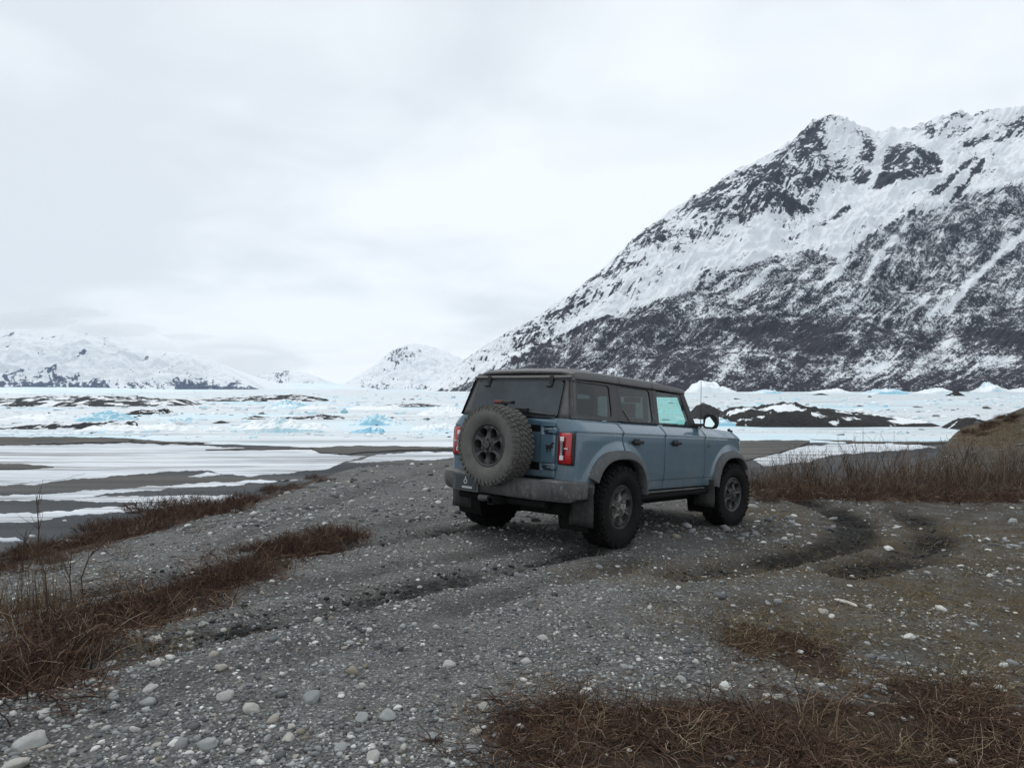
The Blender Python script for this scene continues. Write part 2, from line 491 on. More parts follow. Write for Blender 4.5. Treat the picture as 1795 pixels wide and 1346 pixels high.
SNOW = [  # photograph pixels; z = 520 + y / 2.244 of a close look
    ([(-430, 783), (110, 780), (225, 777), (330, 780), (455, 788), (545, 788), (575, 796), (640, 800), (600, 812), (575, 822), (500, 830), (440, 835), (385, 831), (370, 825), (300, 826),
      (180, 837), (110, 842), (60, 850), (-430, 858)], 'wide snow field across the mud flats below the gravel bar'),
    ([(-430, 870), (60, 868), (190, 858), (330, 848), (470, 842), (530, 841), (380, 853), (300, 857), (190, 866), (110, 877), (-430, 884)], 'long tapering snow strip across the mud below the snow field'),
    ([(105, 876), (190, 872), (300, 870), (410, 868), (405, 873), (300, 880), (180, 880)], 'short pointed snow strip between two longer ones on the mud'),
    ([(-430, 908), (60, 900), (180, 891), (300, 879), (430, 870), (425, 878), (330, 888), (240, 896), (120, 905), (60, 916), (-430, 925)], 'lowest snow strip running along the foot of the brushy bank'),
    ([(330, 836), (365, 829), (392, 833), (350, 838)], 'small snow scrap between the wide field and the tapering strip'),
    ([(660, 798), (740, 793), (830, 791), (830, 800), (760, 806), (640, 812), (610, 812)], 'snow strip at the crest of the gravel beside the vehicle'),
    ([(1320, 806), (1370, 794), (1420, 781), (1520, 778), (1600, 780), (1640, 784), (1560, 790), (1470, 797), (1420, 808), (1340, 818)], 'sloping snow patch behind the bare brush right of the vehicle'),
    ([(-430, 952), (30, 944), (40, 949), (-430, 962)], 'snow scrap at the far left above the bank brush'),
    ([(-430, 846), (40, 839), (150, 832), (100, 842), (30, 850), (-430, 856)], 'thin snow tongue at the left edge of the mud'),
]
for i, (uv, lab) in enumerate(SNOW):
    p = outline(uv, 3.5, 2.6, i)
    x, y = plane_pt(p[:, 0], p[:, 1], LAKE_Z)
    zt = np.full(len(x), LAKE_Z + 0.045 + 0.006 * i); zb = np.full(len(x), LAKE_Z - 0.3)
    n = len(x); V = np.concatenate([np.stack([x, y, zt], 1), np.stack([x, y, zb], 1)])
    faces = [tuple(range(n))] + [(k, k + n, (k + 1) % n + n, (k + 1) % n) for k in range(n)]
    o = mesh_obj('snow_patch', V, faces, M_SNOW, smooth=False)
    bm = bmesh.new(); bm.from_mesh(o.data); bmesh.ops.recalc_face_normals(bm, faces=bm.faces); bm.to_mesh(o.data); bm.free()
    tag(o, lab, kind='structure')

# frozen lake
def build_lake():
    us = np.linspace(-700, 2500, 420)
    shore = interp(us, [(-700, 770), (0, 766), (120, 767), (220, 768), (300, 776), (420, 780), (540, 784), (640, 788), (760, 787), (900, 782), (1100, 776), (1300, 773), (1420, 776),
                        (1560, 779), (1700, 772), (2500, 768)])
    shore = shore + 2.2 * fbm(us * 0.02, us * 0, 4, 3)
    y0 = (LAKE_Z - CAM_Z) * F_PX / (V_HOR - shore)
    t = np.linspace(0, 1, 150)[:, None]
    inv = (1 / y0)[None] * (1 - t) + (1 / 6200.0) * t          # even in picture rows
    Y = 1 / inv; X = (us[None] - U0) / F_PX * Y
    Z = LAKE_Z + 0.10 + 0.06 * fbm(X * .05, Y * .05, 3, 8) + 0.35 * np.maximum(0, fbm(X * 0.012, Y * 0.03, 4, 9) - .1)
    Z[0] -= 0.4
    tint = fbm(X * 0.009, Y * 0.016, 5, 12)
    debris = fbm(X * 0.013, Y * 0.06, 5, 14)
    o = mesh_obj('lake_ice', np.stack([X, Y, Z], -1).reshape(-1, 3), grid_faces(*X.shape), None,
                 attrs=dict(tint=(0.5 + tint * 0.9).ravel(), debris=(0.5 + debris * .9).ravel()))
    return o
m = Mat('lake_ice', 0.45)
P = m.pos()
c = m.ramp(m.attr('tint'), [(0.18, (0.64, 0.675, 0.70)), (0.50, (0.56, 0.61, 0.635)), (0.66, (0.60, 0.73, 0.78)), (0.86, (0.44, 0.69, 0.79))])
c = m.mix(m.ramp(m.noise(m.map(P, (0.03, 0.12, 1)), 1.0, 6, 0.65), [(0.46, 0.0), (0.62, 0.6)]), c, (0.71, 0.74, 0.765))
c = m.mix(m.ramp(m.noise(m.map(P, (0.012, 0.09, 1), (31, 7, 0)), 1.0, 6, 0.7), [(0.575, 0.0), (0.64, 0.75)]), c, (0.26, 0.29, 0.31))
m.set('Base Color', c)
m.bump(m.noise(P, 0.25, 6, 0.65), 0.5, 1.5)
lake = build_lake(); lake.data.materials.append(m.m)
tag(lake, 'frozen lake with pale snow and blue ice below the mountains', kind='structure')

# dark gravel bars in the flats and at the lake edge
m = Mat('dark_silt', 0.95)
P = m.pos()
m.set('Base Color', m.ramp(m.noise(m.map(P, (0.08, 0.5, 1)), 1.0, 5, 0.65), [(0.3, (0.05, 0.05, 0.05)), (0.55, (0.10, 0.095, 0.088)), (0.75, (0.15, 0.14, 0.125))]))
M_SILT = m.m
BARS = [([(-430, 768), (90, 767), (190, 768), (235, 771), (225, 775), (130, 777), (40, 781), (-430, 784)], 'brown gravel bar at the left edge of the frozen lake'),
        ([(-430, 826), (-100, 825), (30, 824), (95, 820), (40, 815), (-100, 815), (-430, 816)], 'grey mud tongue lying in the wide snow field'),
        ([(225, 774), (260, 773), (300, 776), (370, 778), (300, 778.5), (250, 777)], 'thin dark silt streak trailing from the brown gravel bar'),
        ([(360, 790), (440, 787), (545, 786), (545, 788), (440, 789.5)], 'thin dark silt line on the snow field left of the vehicle'),
        ([(545, 787), (600, 783), (700, 784), (800, 786), (835, 789), (700, 790), (640, 794), (600, 797), (560, 795)], 'grey mud bar at the lake edge left of the vehicle'),
        ([(1290, 774), (1360, 773), (1420, 774), (1416, 778), (1390, 788), (1345, 800), (1290, 812)], 'brown mud bar at the lake edge right of the vehicle'),
        ([(1420, 772), (1500, 774), (1600, 776), (1700, 774), (1700, 777), (1600, 779), (1500, 778)], 'thin brown shore line behind the bare brush')]
for i, (uv, lab) in enumerate(BARS):
    p = outline(uv, 3.5, 1.3, i + 40)
    x, y = plane_pt(p[:, 0], p[:, 1], LAKE_Z)
    n = len(x); V = np.concatenate([np.stack([x, y, np.full(n, LAKE_Z + 0.15 + 0.008 * i)], 1), np.stack([x, y, np.full(n, LAKE_Z - 0.3)], 1)])
    faces = [tuple(range(n))] + [(k, k + n, (k + 1) % n + n, (k + 1) % n) for k in range(n)]
    o = mesh_obj('gravel_bar', V, faces, M_SILT, smooth=False)
    bm = bmesh.new(); bm.from_mesh(o.data); bmesh.ops.recalc_face_normals(bm, faces=bm.faces); bm.to_mesh(o.data); bm.free()
    tag(o, lab, kind='structure')
# ================================================================== MOUNTAINS
def poly_mask(polys, W=460, H=160, u0=-40.0, v0=170.0, s=4.0, blur=2):
    """soft density picture from pixel polygons (u, v, value), later ones painted over earlier ones"""
    uu, vv = np.meshgrid(u0 + s * np.arange(W), v0 + s * np.arange(H))
    D = np.zeros((H, W))
    for pts, val in polys:
        p = np.array(pts, float); ins = np.zeros((H, W), bool)
        for (x1, y1), (x2, y2) in zip(p, np.roll(p, -1, 0)):
            if y1 == y2: continue
            c = ((y1 > vv) != (y2 > vv)) & (uu < (x2 - x1) * (vv - y1) / (y2 - y1) + x1)
            ins ^= c
        D = np.where(ins, val, D)
    for _ in range(blur):
        Pd = np.pad(D, 1, mode='edge')
        D = (Pd[:-2, 1:-1] + Pd[2:, 1:-1] + Pd[1:-1, :-2] + Pd[1:-1, 2:] + 2 * Pd[1:-1, 1:-1]) / 6
    def look(u, v):
        a = np.clip((u - u0) / s, 0, W - 1.001); b = np.clip((v - v0) / s, 0, H - 1.001)
        i = a.astype(int); j = b.astype(int); fa = a - i; fb = b - j
        return (D[j, i] * (1 - fa) + D[j, i + 1] * fa) * (1 - fb) + (D[j + 1, i] * (1 - fa) + D[j + 1, i + 1] * fa) * fb
    return look

def z5(pts): return [(1000 + x / 2.258, 180 + y / 2.258) for x, y in pts]

def mountain(name, ridge, foot_v, y_foot, y_ridge, skew, ns, nt_, dens, relief, gully, seed, back=600, jag=1.0, nscale=0.20, veg=None):
    """ridge: (u, v) skyline. A slope from the lake up to the ridge and a back side behind it; fall lines lean by skew."""
    r = np.array(ridge, float)
    ur = np.linspace(r[0, 0], r[-1, 0], ns) if r[-1, 0] < 2400 else np.concatenate([np.linspace(r[0, 0], 2340, ns - 70), np.linspace(2350, r[-1, 0], 70)])
    vr = np.interp(ur, r[:, 0], r[:, 1])
    fade = np.clip((foot_v - vr) / 60, 0, 1)
    vr = vr - jag * fade * (3.2 * ridged(ur / 23, ur * 0, 3, seed + 60, .6) + 2.2 * fbm(ur / 8, ur * 0 + 3, 3, seed + 61, .6))
    dv = np.maximum(foot_v - vr, 1.0)
    uf = ur - skew * dv
    yr = interp(ur, y_ridge); yf = interp(uf, y_foot)
    yr = np.maximum(yr, yf + 10)
    xr = (ur - U0) / F_PX * yr; xf = (uf - U0) / F_PX * yf
    zr = CAM_Z - (vr - V_HOR) / F_PX * yr
    zf = np.full(ns, LAKE_Z - 3.0)
    t = np.linspace(0, 1, nt_)[:, None]
    X = xf + (xr - xf) * t; Y = yf + (yr - yf) * t
    prof = 0.80 * t + 0.20 * t ** 2.2
    Z = zf + (zr - zf) * prof
    H = (zr - zf)[None]
    env = np.sin(np.pi * np.clip(t, 0, 1)) ** 0.6
    s_m = np.cumsum(np.hypot(np.gradient(xf), np.gradient(yf)))[None] + 0 * t          # metres along the foot
    q_m = t * np.hypot(xr - xf, yr - yf)[None]
    k = 1.0 / gully
    warp = 120 * fbm(s_m / 420, q_m / 520, 3, seed + 5)
    g = ridged((s_m + warp) * k, q_m * k * 0.16, 5, seed, 0.55)
    g2 = fbm(X / 150, Y / 150, 5, seed + 3)
    fine_ = ridged((s_m + warp * .5) * k * 4.5, q_m * k * 1.1, 4, seed + 9, 0.6)
    amp = relief * np.minimum(1, H / 260)
    D = amp * env * (0.55 * g + 0.9 * g2 + 0.22 * fine_)
    top = sstep(0.72, 1.0, t)
    D = D * (1 - 0.55 * top) + jag * relief * 0.26 * top * (ridged(s_m * k * 3.5, t * 3, 4, seed + 21, .6) + .7 * fbm(s_m * k * 10, t * 9, 3, seed + 23)) * np.minimum(1, H / 200)
    Z = Z + D
    Y = Y - 0.5 * D; 
    # back side
    tb = np.linspace(0, 1, 14)[1:, None]
    Xb = xr + 0 * tb; Yb = yr + back * tb; Zb = Z[-1] * (1 - tb ** 1.2) + (LAKE_Z - 3) * tb ** 1.2
    uvU, uvV = px(X, Y, Z)
    rockd = dens(uvU, uvV)
    n_fall = ridged((s_m + warp) * k * 5.0, q_m * k * 0.55, 4, seed + 31, 0.62)
    n_f2 = ridged((s_m + warp * .6) * k * 15.0, q_m * k * 1.7, 3, seed + 37, 0.6)
    n_iso = fbm(X / 26, (Z + Y * .4) / 26, 4, seed + 33, 0.6)
    n_big = fbm(X / 160, (Z + Y * .3) / 120, 3, seed + 35)
    gx = np.gradient(Z, axis=1); gx = gx / (np.abs(gx).mean() + 1e-6)
    n = 0.42 * n_fall + 0.36 * n_f2 + 0.42 * n_iso + 0.45 * n_big + 0.10 * np.clip(gx, -2, 2)
    n = (n - n.mean()) / n.std()
    soft = np.zeros_like(n)
    if veg is not None:                                   # brushy lower slope: fine even texture instead of couloirs
        soft = veg(uvU, uvV)
        nv = 0.5 * fbm(X / 11, (Z + Y * .4) / 11, 3, seed + 41, .65) + 0.55 * fbm(X / 45, (Z + Y * .4) / 30, 3, seed + 43, .6) + 0.35 * n_big + 0.50 * n_fall + 0.35 * n_f2
        nv = (nv - nv.mean()) / nv.std()
        n = n * (1 - soft) + nv * soft
    rock = rockd + nscale * n
    rk = np.concatenate([rock.ravel(), np.zeros(Xb.size)])
    low = np.concatenate([np.clip((uvV - 430) / 200, 0, 1).ravel(), np.zeros(Xb.size)])
    V = np.concatenate([np.stack([X, Y, Z], -1).reshape(-1, 3), np.stack([Xb, Yb, Zb], -1).reshape(-1, 3)])
    o = mesh_obj(name, V, grid_faces(nt_ + 13, ns), None, attrs=dict(rock=rk, low=low, soft=np.concatenate([soft.ravel(), np.zeros(Xb.size)]), fall=np.concatenate([np.stack([s_m + warp * .4, q_m, 0 * q_m], -1).reshape(-1, 3), np.zeros((Xb.size, 3))])))
    return o

def rock_snow(name, rock_hi, rock_lo, grain, lo=0.45, hi=0.56, amp=2.5):
    m = Mat(name, 0.85)
    P = m.pos()
    n1 = m.noise(P, 1.6 / grain, 6, 0.75)
    n2 = m.noise(m.map(m.attr('fall', 'Vector'), (2.6 / grain, 0.42 / grain, 1)), 1.0, 5, 0.7)
    f = m.math('ADD', m.attr('rock'), m.math('MULTIPLY', m.math('SUBTRACT', m.math('ADD', m.math('MULTIPLY', n1, 0.55), m.math('MULTIPLY', n2, 0.45)), 0.5), amp))
    f = m.ramp(f, [(lo, 0.0), (hi, 1.0)])
    n3 = m.noise(m.map(P, (1, 1, 0.38)), 3.6 / grain, 4, 0.7)
    fv = m.math('ADD', m.attr('rock'), m.math('ADD', m.math('MULTIPLY', m.math('SUBTRACT', n1, 0.5), 1.3), m.math('MULTIPLY', m.math('SUBTRACT', n3, 0.5), 2.0)))
    f = m.mix(m.attr('soft'), f, m.ramp(fv, [(0.28, 0.0), (0.46, 0.62), (0.75, 1.0)]))
    snow = m.ramp(n1, [(0.3, (0.68, 0.72, 0.77)), (0.55, (0.80, 0.825, 0.85)), (0.8, (0.86, 0.87, 0.88))])
    rk = m.mix(m.attr('low'), m.ramp(n2, [(0.3, tuple(0.5 * c for c in rock_hi)), (0.7, tuple(1.5 * c for c in rock_hi))]), m.ramp(n2, [(0.3, tuple(0.4 * c for c in rock_lo)), (0.7, tuple(1.7 * c for c in rock_lo))]))
    m.set('Base Color', m.mix(f, snow, rk))
    m.bump(m.math('ADD', n1, n2), 0.6, grain * 0.25)
    return m.m

# the big mountain on the right
dens_big = poly_mask([
    (z5([(-600, 1250), (-600, -100), (2200, -100), (2200, 1250)]), 0.16),
    # streaked ridge shoulder
    (z5([(-560, 1140), (-300, 960), (0, 760), (240, 560), (480, 370), (650, 260), (760, 330), (700, 480), (520, 560), (400, 640), (250, 740), (60, 880), (-250, 1060), (-500, 1160)]), 0.31),
    (z5([(480, 380), (650, 270), (760, 240), (800, 380), (720, 480), (560, 500), (470, 460)]), 0.42),
    # open snow slope
    (z5([(980, 380), (1130, 360), (1260, 340), (1480, 280), (1500, 190), (1795, 110), (1795, 290), (1600, 340), (1450, 395), (1290, 450), (1100, 540), (900, 560), (700, 660), (560, 650), (300, 790), (420, 660), (700, 500), (880, 500)]), 0.13),
    # lower brush
    (z5([(-600, 1200), (-300, 1050), (0, 900), (160, 830), (300, 800), (500, 730), (650, 650), (800, 610), (950, 580), (1080, 620), (1160, 540), (1300, 450), (1450, 410), (1600, 350), (1900, 290), (2200, 300), (2200, 1300), (-600, 1300)]), 0.58),
    (z5([(-600, 1220), (-250, 1080), (0, 950), (180, 870), (420, 830), (640, 870), (760, 800), (900, 840), (1150, 850), (1300, 930), (1500, 900), (1650, 830), (2200, 700), (2200, 1300), (-600, 1300)]), 0.78),
    (z5([(650, 900), (800, 870), (1000, 880), (1130, 930), (1120, 1000), (900, 990), (700, 960)]), 1.0),
    (z5([(520, 660), (640, 655), (655, 745), (600, 750), (540, 770), (480, 760)]), 0.62),
    (z5([(1390, 450), (1460, 450), (1440, 490), (1400, 480)]), 0.85),
    (z5([(1500, 480), (1560, 480), (1550, 560), (1500, 590)]), 0.9),
    (z5([(1560, 480), (1795, 560), (1795, 640), (1640, 600), (1540, 620)]), 0.66),
    (z5([(1080, 1060), (1400, 1000), (1500, 900), (1540, 930), (1560, 1000), (1795, 1000), (1795, 1030), (1500, 1060), (1350, 1080)]), 0.42),
    # summit crags
    (z5([(1010, 50), (1050, 45), (1160, 85), (1230, 150), (1190, 170), (1150, 210), (1110, 345), (1060, 345), (990, 360), (985, 430), (930, 470), (860, 505), (780, 470), (700, 495), (640, 440), (700, 320), (830, 195), (950, 95)]), 0.50),
    (z5([(850, 200), (960, 100), (1010, 160), (1040, 300), (1000, 340), (960, 430), (880, 460), (760, 430), (800, 280)]), 0.70),
    (z5([(1160, 170), (1215, 170), (1200, 260), (1170, 330), (1110, 350), (1130, 250)]), 0.68),
    (z5([(1250, 175), (1350, 155), (1470, 215), (1480, 270), (1370, 310), (1290, 300), (1230, 350), (1205, 335), (1240, 240)]), 0.68),
    (z5([(1270, 130), (1500, 40), (1795, 20), (2200, 0), (2200, 60), (1795, 75), (1600, 120), (1430, 165), (1380, 130)]), 0.38),
    (z5([(1560, 150), (1795, 70), (1900, 40), (1900, 90), (1700, 150), (1560, 175)]), 0.60),
    # long dark streaks down the fall line
    (z5([(1600, 205), (1615, 210), (1480, 350), (1420, 375), (1430, 350)]), 0.85),
    (z5([(1640, 215), (1650, 225), (1560, 350), (1500, 390), (1530, 345)]), 0.85),
    (z5([(1125, 395), (1120, 410), (1050, 460), (830, 560), (790, 575), (960, 490), (1050, 440)]), 0.72),
    (z5([(1370, 405), (1375, 420), (1290, 540), (1180, 670), (1160, 670), (1260, 540), (1330, 440)]), 0.72),
    (z5([(1795, 530), (1795, 570), (1640, 690), (1490, 850), (1480, 840), (1600, 700), (1700, 620)]), 0.75),
    (z5([(1900, 425), (1900, 450), (1795, 528), (1640, 668), (1500, 828), (1492, 812), (1590, 690), (1700, 590), (1795, 508)]), -0.25),
    (z5([(1330, 470), (1345, 475), (1240, 600), (1165, 720), (1150, 715), (1210, 600)]), -0.1),
    (z5([(1100, 615), (1110, 625), (1060, 680), (985, 735), (975, 725), (1040, 670)]), -0.1),
    (z5([(800, 640), (815, 645), (740, 720), (660, 780), (650, 770), (730, 700)]), 0.0),
], blur=1)
veg_big = poly_mask([(z5([(-600, 1200), (-300, 1080), (0, 930), (160, 850), (300, 820), (500, 740), (650, 660), (800, 620), (950, 590), (1080, 640), (1160, 560), (1300, 470), (1450, 430), (1600, 370), (1900, 310), (2200, 310), (2200, 1300), (-600, 1300)]), 1.0),
    ], blur=3)
RIDGE_BIG = [(735, 692), (800, 645), (860, 606), (900, 583), (960, 548), (1000, 517), (1050, 483), (1100, 437), (1135, 402), (1180, 372), (1240, 335), (1285, 305), (1330, 285), (1365, 264),
             (1390, 252), (1405, 236), (1425, 214), (1450, 207), (1475, 207), (1495, 219), (1515, 228), (1540, 236), (1562, 228), (1575, 231), (1620, 220), (1660, 202), (1680, 199), (1700, 203), (1740, 197), (1795, 192),
             (1900, 176), (2050, 188), (2200, 150), (2500, 170), (3300, 150)]
big = mountain('mountain', RIDGE_BIG, 690, [(-300, 3000), (735, 1900), (900, 1750), (1200, 1650), (1800, 1600), (3000, 1600)],
               [(735, 1960), (900, 2500), (1100, 2900), (1450, 3300), (1800, 3300), (3000, 3300)], 0.95, 820, 340, dens_big, 62.0, 210.0, 3, back=900, veg=veg_big)
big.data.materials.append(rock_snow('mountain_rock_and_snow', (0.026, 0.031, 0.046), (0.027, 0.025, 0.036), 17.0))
tag(big, 'steep dark mountain streaked with snow rising on the right', kind='structure')

# snowy mountains across the lake on the left
dens_left = poly_mask([
    ([(-40, 700), (-40, 500), (900, 500), (900, 700)], 0.10),
    ([(-40, 648), (60, 645), (110, 651), (200, 661), (280, 675), (300, 660), (330, 648), (380, 676), (400, 664), (480, 690), (480, 700), (-40, 700)], 0.50),
    ([(310, 660), (340, 668), (370, 684), (375, 668), (385, 672), (420, 660), (480, 690), (310, 690)], 0.66),
    ([(-40, 668), (90, 668), (180, 678), (260, 684), (260, 700), (-40, 700)], 0.62),
    ([(80, 640), (95, 635), (105, 650), (90, 655)], 0.6), ([(135, 612), (155, 615), (152, 625), (140, 623)], 0.75),
    ([(60, 575), (95, 585), (90, 600), (70, 590)], 0.3), ([(165, 600), (190, 590), (200, 605), (180, 612)], 0.4),
])
RIDGE_L = [(-500, 560), (-200, 590), (-60, 585), (0, 582), (30, 578), (60, 581), (85, 592), (120, 588), (165, 584), (200, 592), (230, 603), (255, 612), (300, 618), (330, 620), (350, 626), (380, 640), (420, 660), (450, 678), (466, 689)]
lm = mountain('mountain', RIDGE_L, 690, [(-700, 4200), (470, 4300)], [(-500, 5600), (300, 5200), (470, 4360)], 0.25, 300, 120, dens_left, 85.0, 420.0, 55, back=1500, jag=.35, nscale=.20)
lm.data.materials.append(rock_snow('far_haze_tinted_rock_and_snow', (0.06, 0.08, 0.125), (0.058, 0.082, 0.135), 34.0, amp=2.0))  # blue of the distant air is painted into this rock colour
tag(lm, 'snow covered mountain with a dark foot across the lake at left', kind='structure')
dens_mid = poly_mask([([(-40, 700), (-40, 500), (900, 500), (900, 700)], 0.20), ([(690, 606), (730, 604), (770, 612), (760, 625), (700, 640), (670, 628)], 0.36), ([(640, 668), (700, 660), (745, 664), (800, 690), (620, 690)], 0.36), ([(470, 660), (560, 668), (560, 676), (490, 672)], 0.42)])
RIDGE_M = [(585, 688), (605, 672), (640, 652), (660, 640), (680, 622), (700, 611), (725, 605), (745, 607), (765, 612), (790, 622), (830, 640), (900, 650), (1000, 660)]
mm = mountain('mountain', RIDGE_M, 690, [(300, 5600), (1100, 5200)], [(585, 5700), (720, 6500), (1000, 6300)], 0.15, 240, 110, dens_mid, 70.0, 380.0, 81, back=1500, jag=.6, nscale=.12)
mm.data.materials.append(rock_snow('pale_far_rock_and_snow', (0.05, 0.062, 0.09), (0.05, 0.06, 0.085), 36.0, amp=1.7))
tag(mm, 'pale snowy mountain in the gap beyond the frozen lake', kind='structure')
RIDGE_F = [(400, 690), (440, 664), (470, 656), (510, 650), (535, 654), (560, 664), (575, 676), (610, 680), (660, 684)]
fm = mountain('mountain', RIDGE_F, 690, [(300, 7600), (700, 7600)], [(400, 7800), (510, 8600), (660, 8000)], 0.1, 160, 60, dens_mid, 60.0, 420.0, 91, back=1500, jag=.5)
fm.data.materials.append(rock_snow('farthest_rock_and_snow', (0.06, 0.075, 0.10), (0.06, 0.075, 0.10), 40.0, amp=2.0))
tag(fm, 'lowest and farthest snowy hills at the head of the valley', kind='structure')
# ================================================================== THE VEHICLE
# local frame: X forward from the rear axle, Y left, Z up from the ground
class MB:
    def __init__(self): self.v = []; self.f = []
    def add(self, v, f):
        o = len(self.v); self.v += [tuple(map(float, p)) for p in v]; self.f += [tuple(int(i) + o for i in q) for q in f]; return self
    def box(self, c, s, rot=None):
        c = Vector(c); P = []
        for x in (-.5, .5):
            for y in (-.5, .5):
                for z in (-.5, .5):
                    p = Vector((x * s[0], y * s[1], z * s[2]))
                    if rot is not None: p = rot @ p
                    P.append(p + c)
        return self.add(P, [(0, 1, 3, 2), (4, 6, 7, 5), (0, 4, 5, 1), (2, 3, 7, 6), (0, 2, 6, 4), (1, 5, 7, 3)])
    def tube(self, pts, r, n=8, cap=True):
        pts = [Vector(p) for p in pts]; m_ = len(pts); rr = r if isinstance(r, (list, tuple)) else [r] * m_
        V = []; up = None
        for i, p in enumerate(pts):
            d = (pts[min(i + 1, m_ - 1)] - pts[max(i - 1, 0)]).normalized()
            a = Vector((0, 0, 1)) if abs(d.z) < 0.9 else Vector((1, 0, 0))
            s = d.cross(a).normalized(); t = s.cross(d)
            for k in range(n):
                th = 2 * math.pi * k / n; V.append(p + (s * math.cos(th) + t * math.sin(th)) * rr[i])
        f = [(i * n + k, i * n + (k + 1) % n, (i + 1) * n + (k + 1) % n, (i + 1) * n + k) for i in range(m_ - 1) for k in range(n)]
        if cap: f += [tuple(range(n))[::-1], tuple((m_ - 1) * n + k for k in range(n))]
        return self.add(V, f)
    def lathe(self, prof, n=48, axis='Y', c=(0, 0, 0), close=False):
        """prof: (radius, offset along axis)"""
        V = []
        for r, a in prof:
            for k in range(n):
                th = 2 * math.pi * k / n; x, z = r * math.cos(th), r * math.sin(th)
                V.append({'Y': (c[0] + x, c[1] + a, c[2] + z), 'X': (c[0] + a, c[1] + x, c[2] + z), 'Z': (c[0] + x, c[1] + z, c[2] + a)}[axis])
        m_ = len(prof); L = m_ if close else m_ - 1
        return self.add(V, [(i * n + k, i * n + (k + 1) % n, ((i + 1) % m_) * n + (k + 1) % n, ((i + 1) % m_) * n + k) for i in range(L) for k in range(n)])
    def extrude(self, poly, d):
        """poly: list of 3-D points, d: thickness vector"""
        n = len(poly); P = [Vector(p) for p in poly]; Q = [p + Vector(d) for p in P]
        return self.add(P + Q, [tuple(range(n)), tuple(range(2 * n - 1, n - 1, -1))] + [(k, (k + 1) % n, n + (k + 1) % n, n + k) for k in range(n)])
    def build(self, name, mat, parent=None, smooth=True, sharp=32, bevel=0, seg=2, mirror=False, fix=True, solid=0):
        if mirror:
            n = len(self.v); self.v += [(x, -y, z) for x, y, z in self.v]; self.f += [tuple(i + n for i in reversed(q)) for q in self.f]
        o = mesh_obj(name, self.v, self.f, mat, parent, smooth, sharp)
        if fix:
            bm = bmesh.new(); bm.from_mesh(o.data); bmesh.ops.remove_doubles(bm, verts=bm.verts, dist=1e-5)
            bmesh.ops.recalc_face_normals(bm, faces=bm.faces); bm.to_mesh(o.data); bm.free()
            if smooth and sharp: o.data.set_sharp_from_angle(angle=math.radians(sharp))
        if solid:
            md = o.modifiers.new('thickness', 'SOLIDIFY'); md.thickness = solid; md.offset = -1
        if bevel:
            md = o.modifiers.new('bevel', 'BEVEL'); md.width = bevel; md.segments = seg; md.limit_method = 'ANGLE'; md.angle_limit = math.radians(30)
            md.harden_normals = False
        return o

# ---- materials
def paint(name, colr, rough, metal=0.0, coat=0.0, dirt=0.5, dirt_col=(0.13, 0.125, 0.115), dirt_top=1.15, spec=0.5, splash=0.75):
    m = Mat(name, rough); P = m.obj()
    z = m.n('ShaderNodeSeparateXYZ', {0: P}, out=2)
    hgt = m.n('ShaderNodeMapRange', {0: z, 1: 0.45, 2: dirt_top, 3: 1.0, 4: 0.0})
    n1 = m.noise(P, 4.2, 7, 0.72); n2 = m.noise(P, 38, 3, 0.7); n3 = m.noise(m.map(P, (9, 9, 1.3)), 1.0, 4, 0.6)
    film = m.math('MULTIPLY', m.math('ADD', m.math('MULTIPLY', hgt, 0.90), 0.10), m.ramp(m.math('ADD', m.math('MULTIPLY', n1, .6), m.math('MULTIPLY', n3, .4)), [(0.40, 0.10), (0.60, 1.0)]))
    spots = m.math('MULTIPLY', m.ramp(m.noise(P, 55, 3, 0.6), [(0.60, 0.0), (0.68, 1.0)]), m.ramp(n1, [(0.42, 0.0), (0.62, 0.8)]))
    d = m.math('MULTIPLY', m.math('ADD', film, m.math('MULTIPLY', spots, 0.5)), dirt, clamp=True)
    body_c = m.mix(d, colr, m.mix(n2, tuple(0.75 * c for c in dirt_col), tuple(1.25 * c for c in dirt_col)))
    sp1 = m.ramp(m.noise(P, 34, 4, 0.65), [(0.575, 0.0), (0.64, 1.0)]); sp2 = m.ramp(m.noise(m.map(P, (22, 22, 4)), 1.0, 4, 0.65), [(0.56, 0.0), (0.66, 1.0)])
    spl = m.math('MULTIPLY', m.math('ADD', m.math('MULTIPLY', sp1, 0.7), m.math('MULTIPLY', sp2, 0.45), clamp=True), m.math('MULTIPLY', m.math('POWER', hgt, 0.8), m.ramp(m.noise(P, 2.3, 4, 0.6), [(0.42, 0.0), (0.62, 1.0)])))
    m.set('Base Color', m.mix(m.math('MULTIPLY', spl, splash), body_c, (0.30, 0.30, 0.285)))
    m.set('Roughness', m.math('ADD', rough, m.math('MULTIPLY', d, 0.75 - rough * 0.6)))
    m.set('Metallic', metal); m.set('Coat Weight', m.math('MULTIPLY', m.math('SUBTRACT', 1.0, d), coat)); m.set('Coat Roughness', 0.06); m.set('Specular IOR Level', spec)
    return m.m
M_PAINT = paint('blue_paint', (0.080, 0.148, 0.200), 0.26, 0.10, 0.9, 0.85, dirt_col=(0.13, 0.139, 0.142))
M_TOP = paint('grey_hardtop', (0.078, 0.078, 0.080), 0.5, dirt=0.35, dirt_top=3.0)
M_FLARE = paint('dusty_black_plastic', (0.050, 0.054, 0.058), 0.62, dirt=0.75, dirt_col=(0.15, 0.15, 0.145), dirt_top=1.5)
M_BUMP = paint('bumper_plastic', (0.046, 0.048, 0.051), 0.55, dirt=0.60, dirt_col=(0.17, 0.165, 0.155), dirt_top=1.0)
M_FLAP = paint('mud_flap_rubber', (0.018, 0.019, 0.020), 0.75, dirt=0.4, splash=0.25, dirt_col=(0.085, 0.08, 0.073))
M_UNDER = Mat('underbody', 0.9).set('Base Color', (0.011, 0.011, 0.011)).m
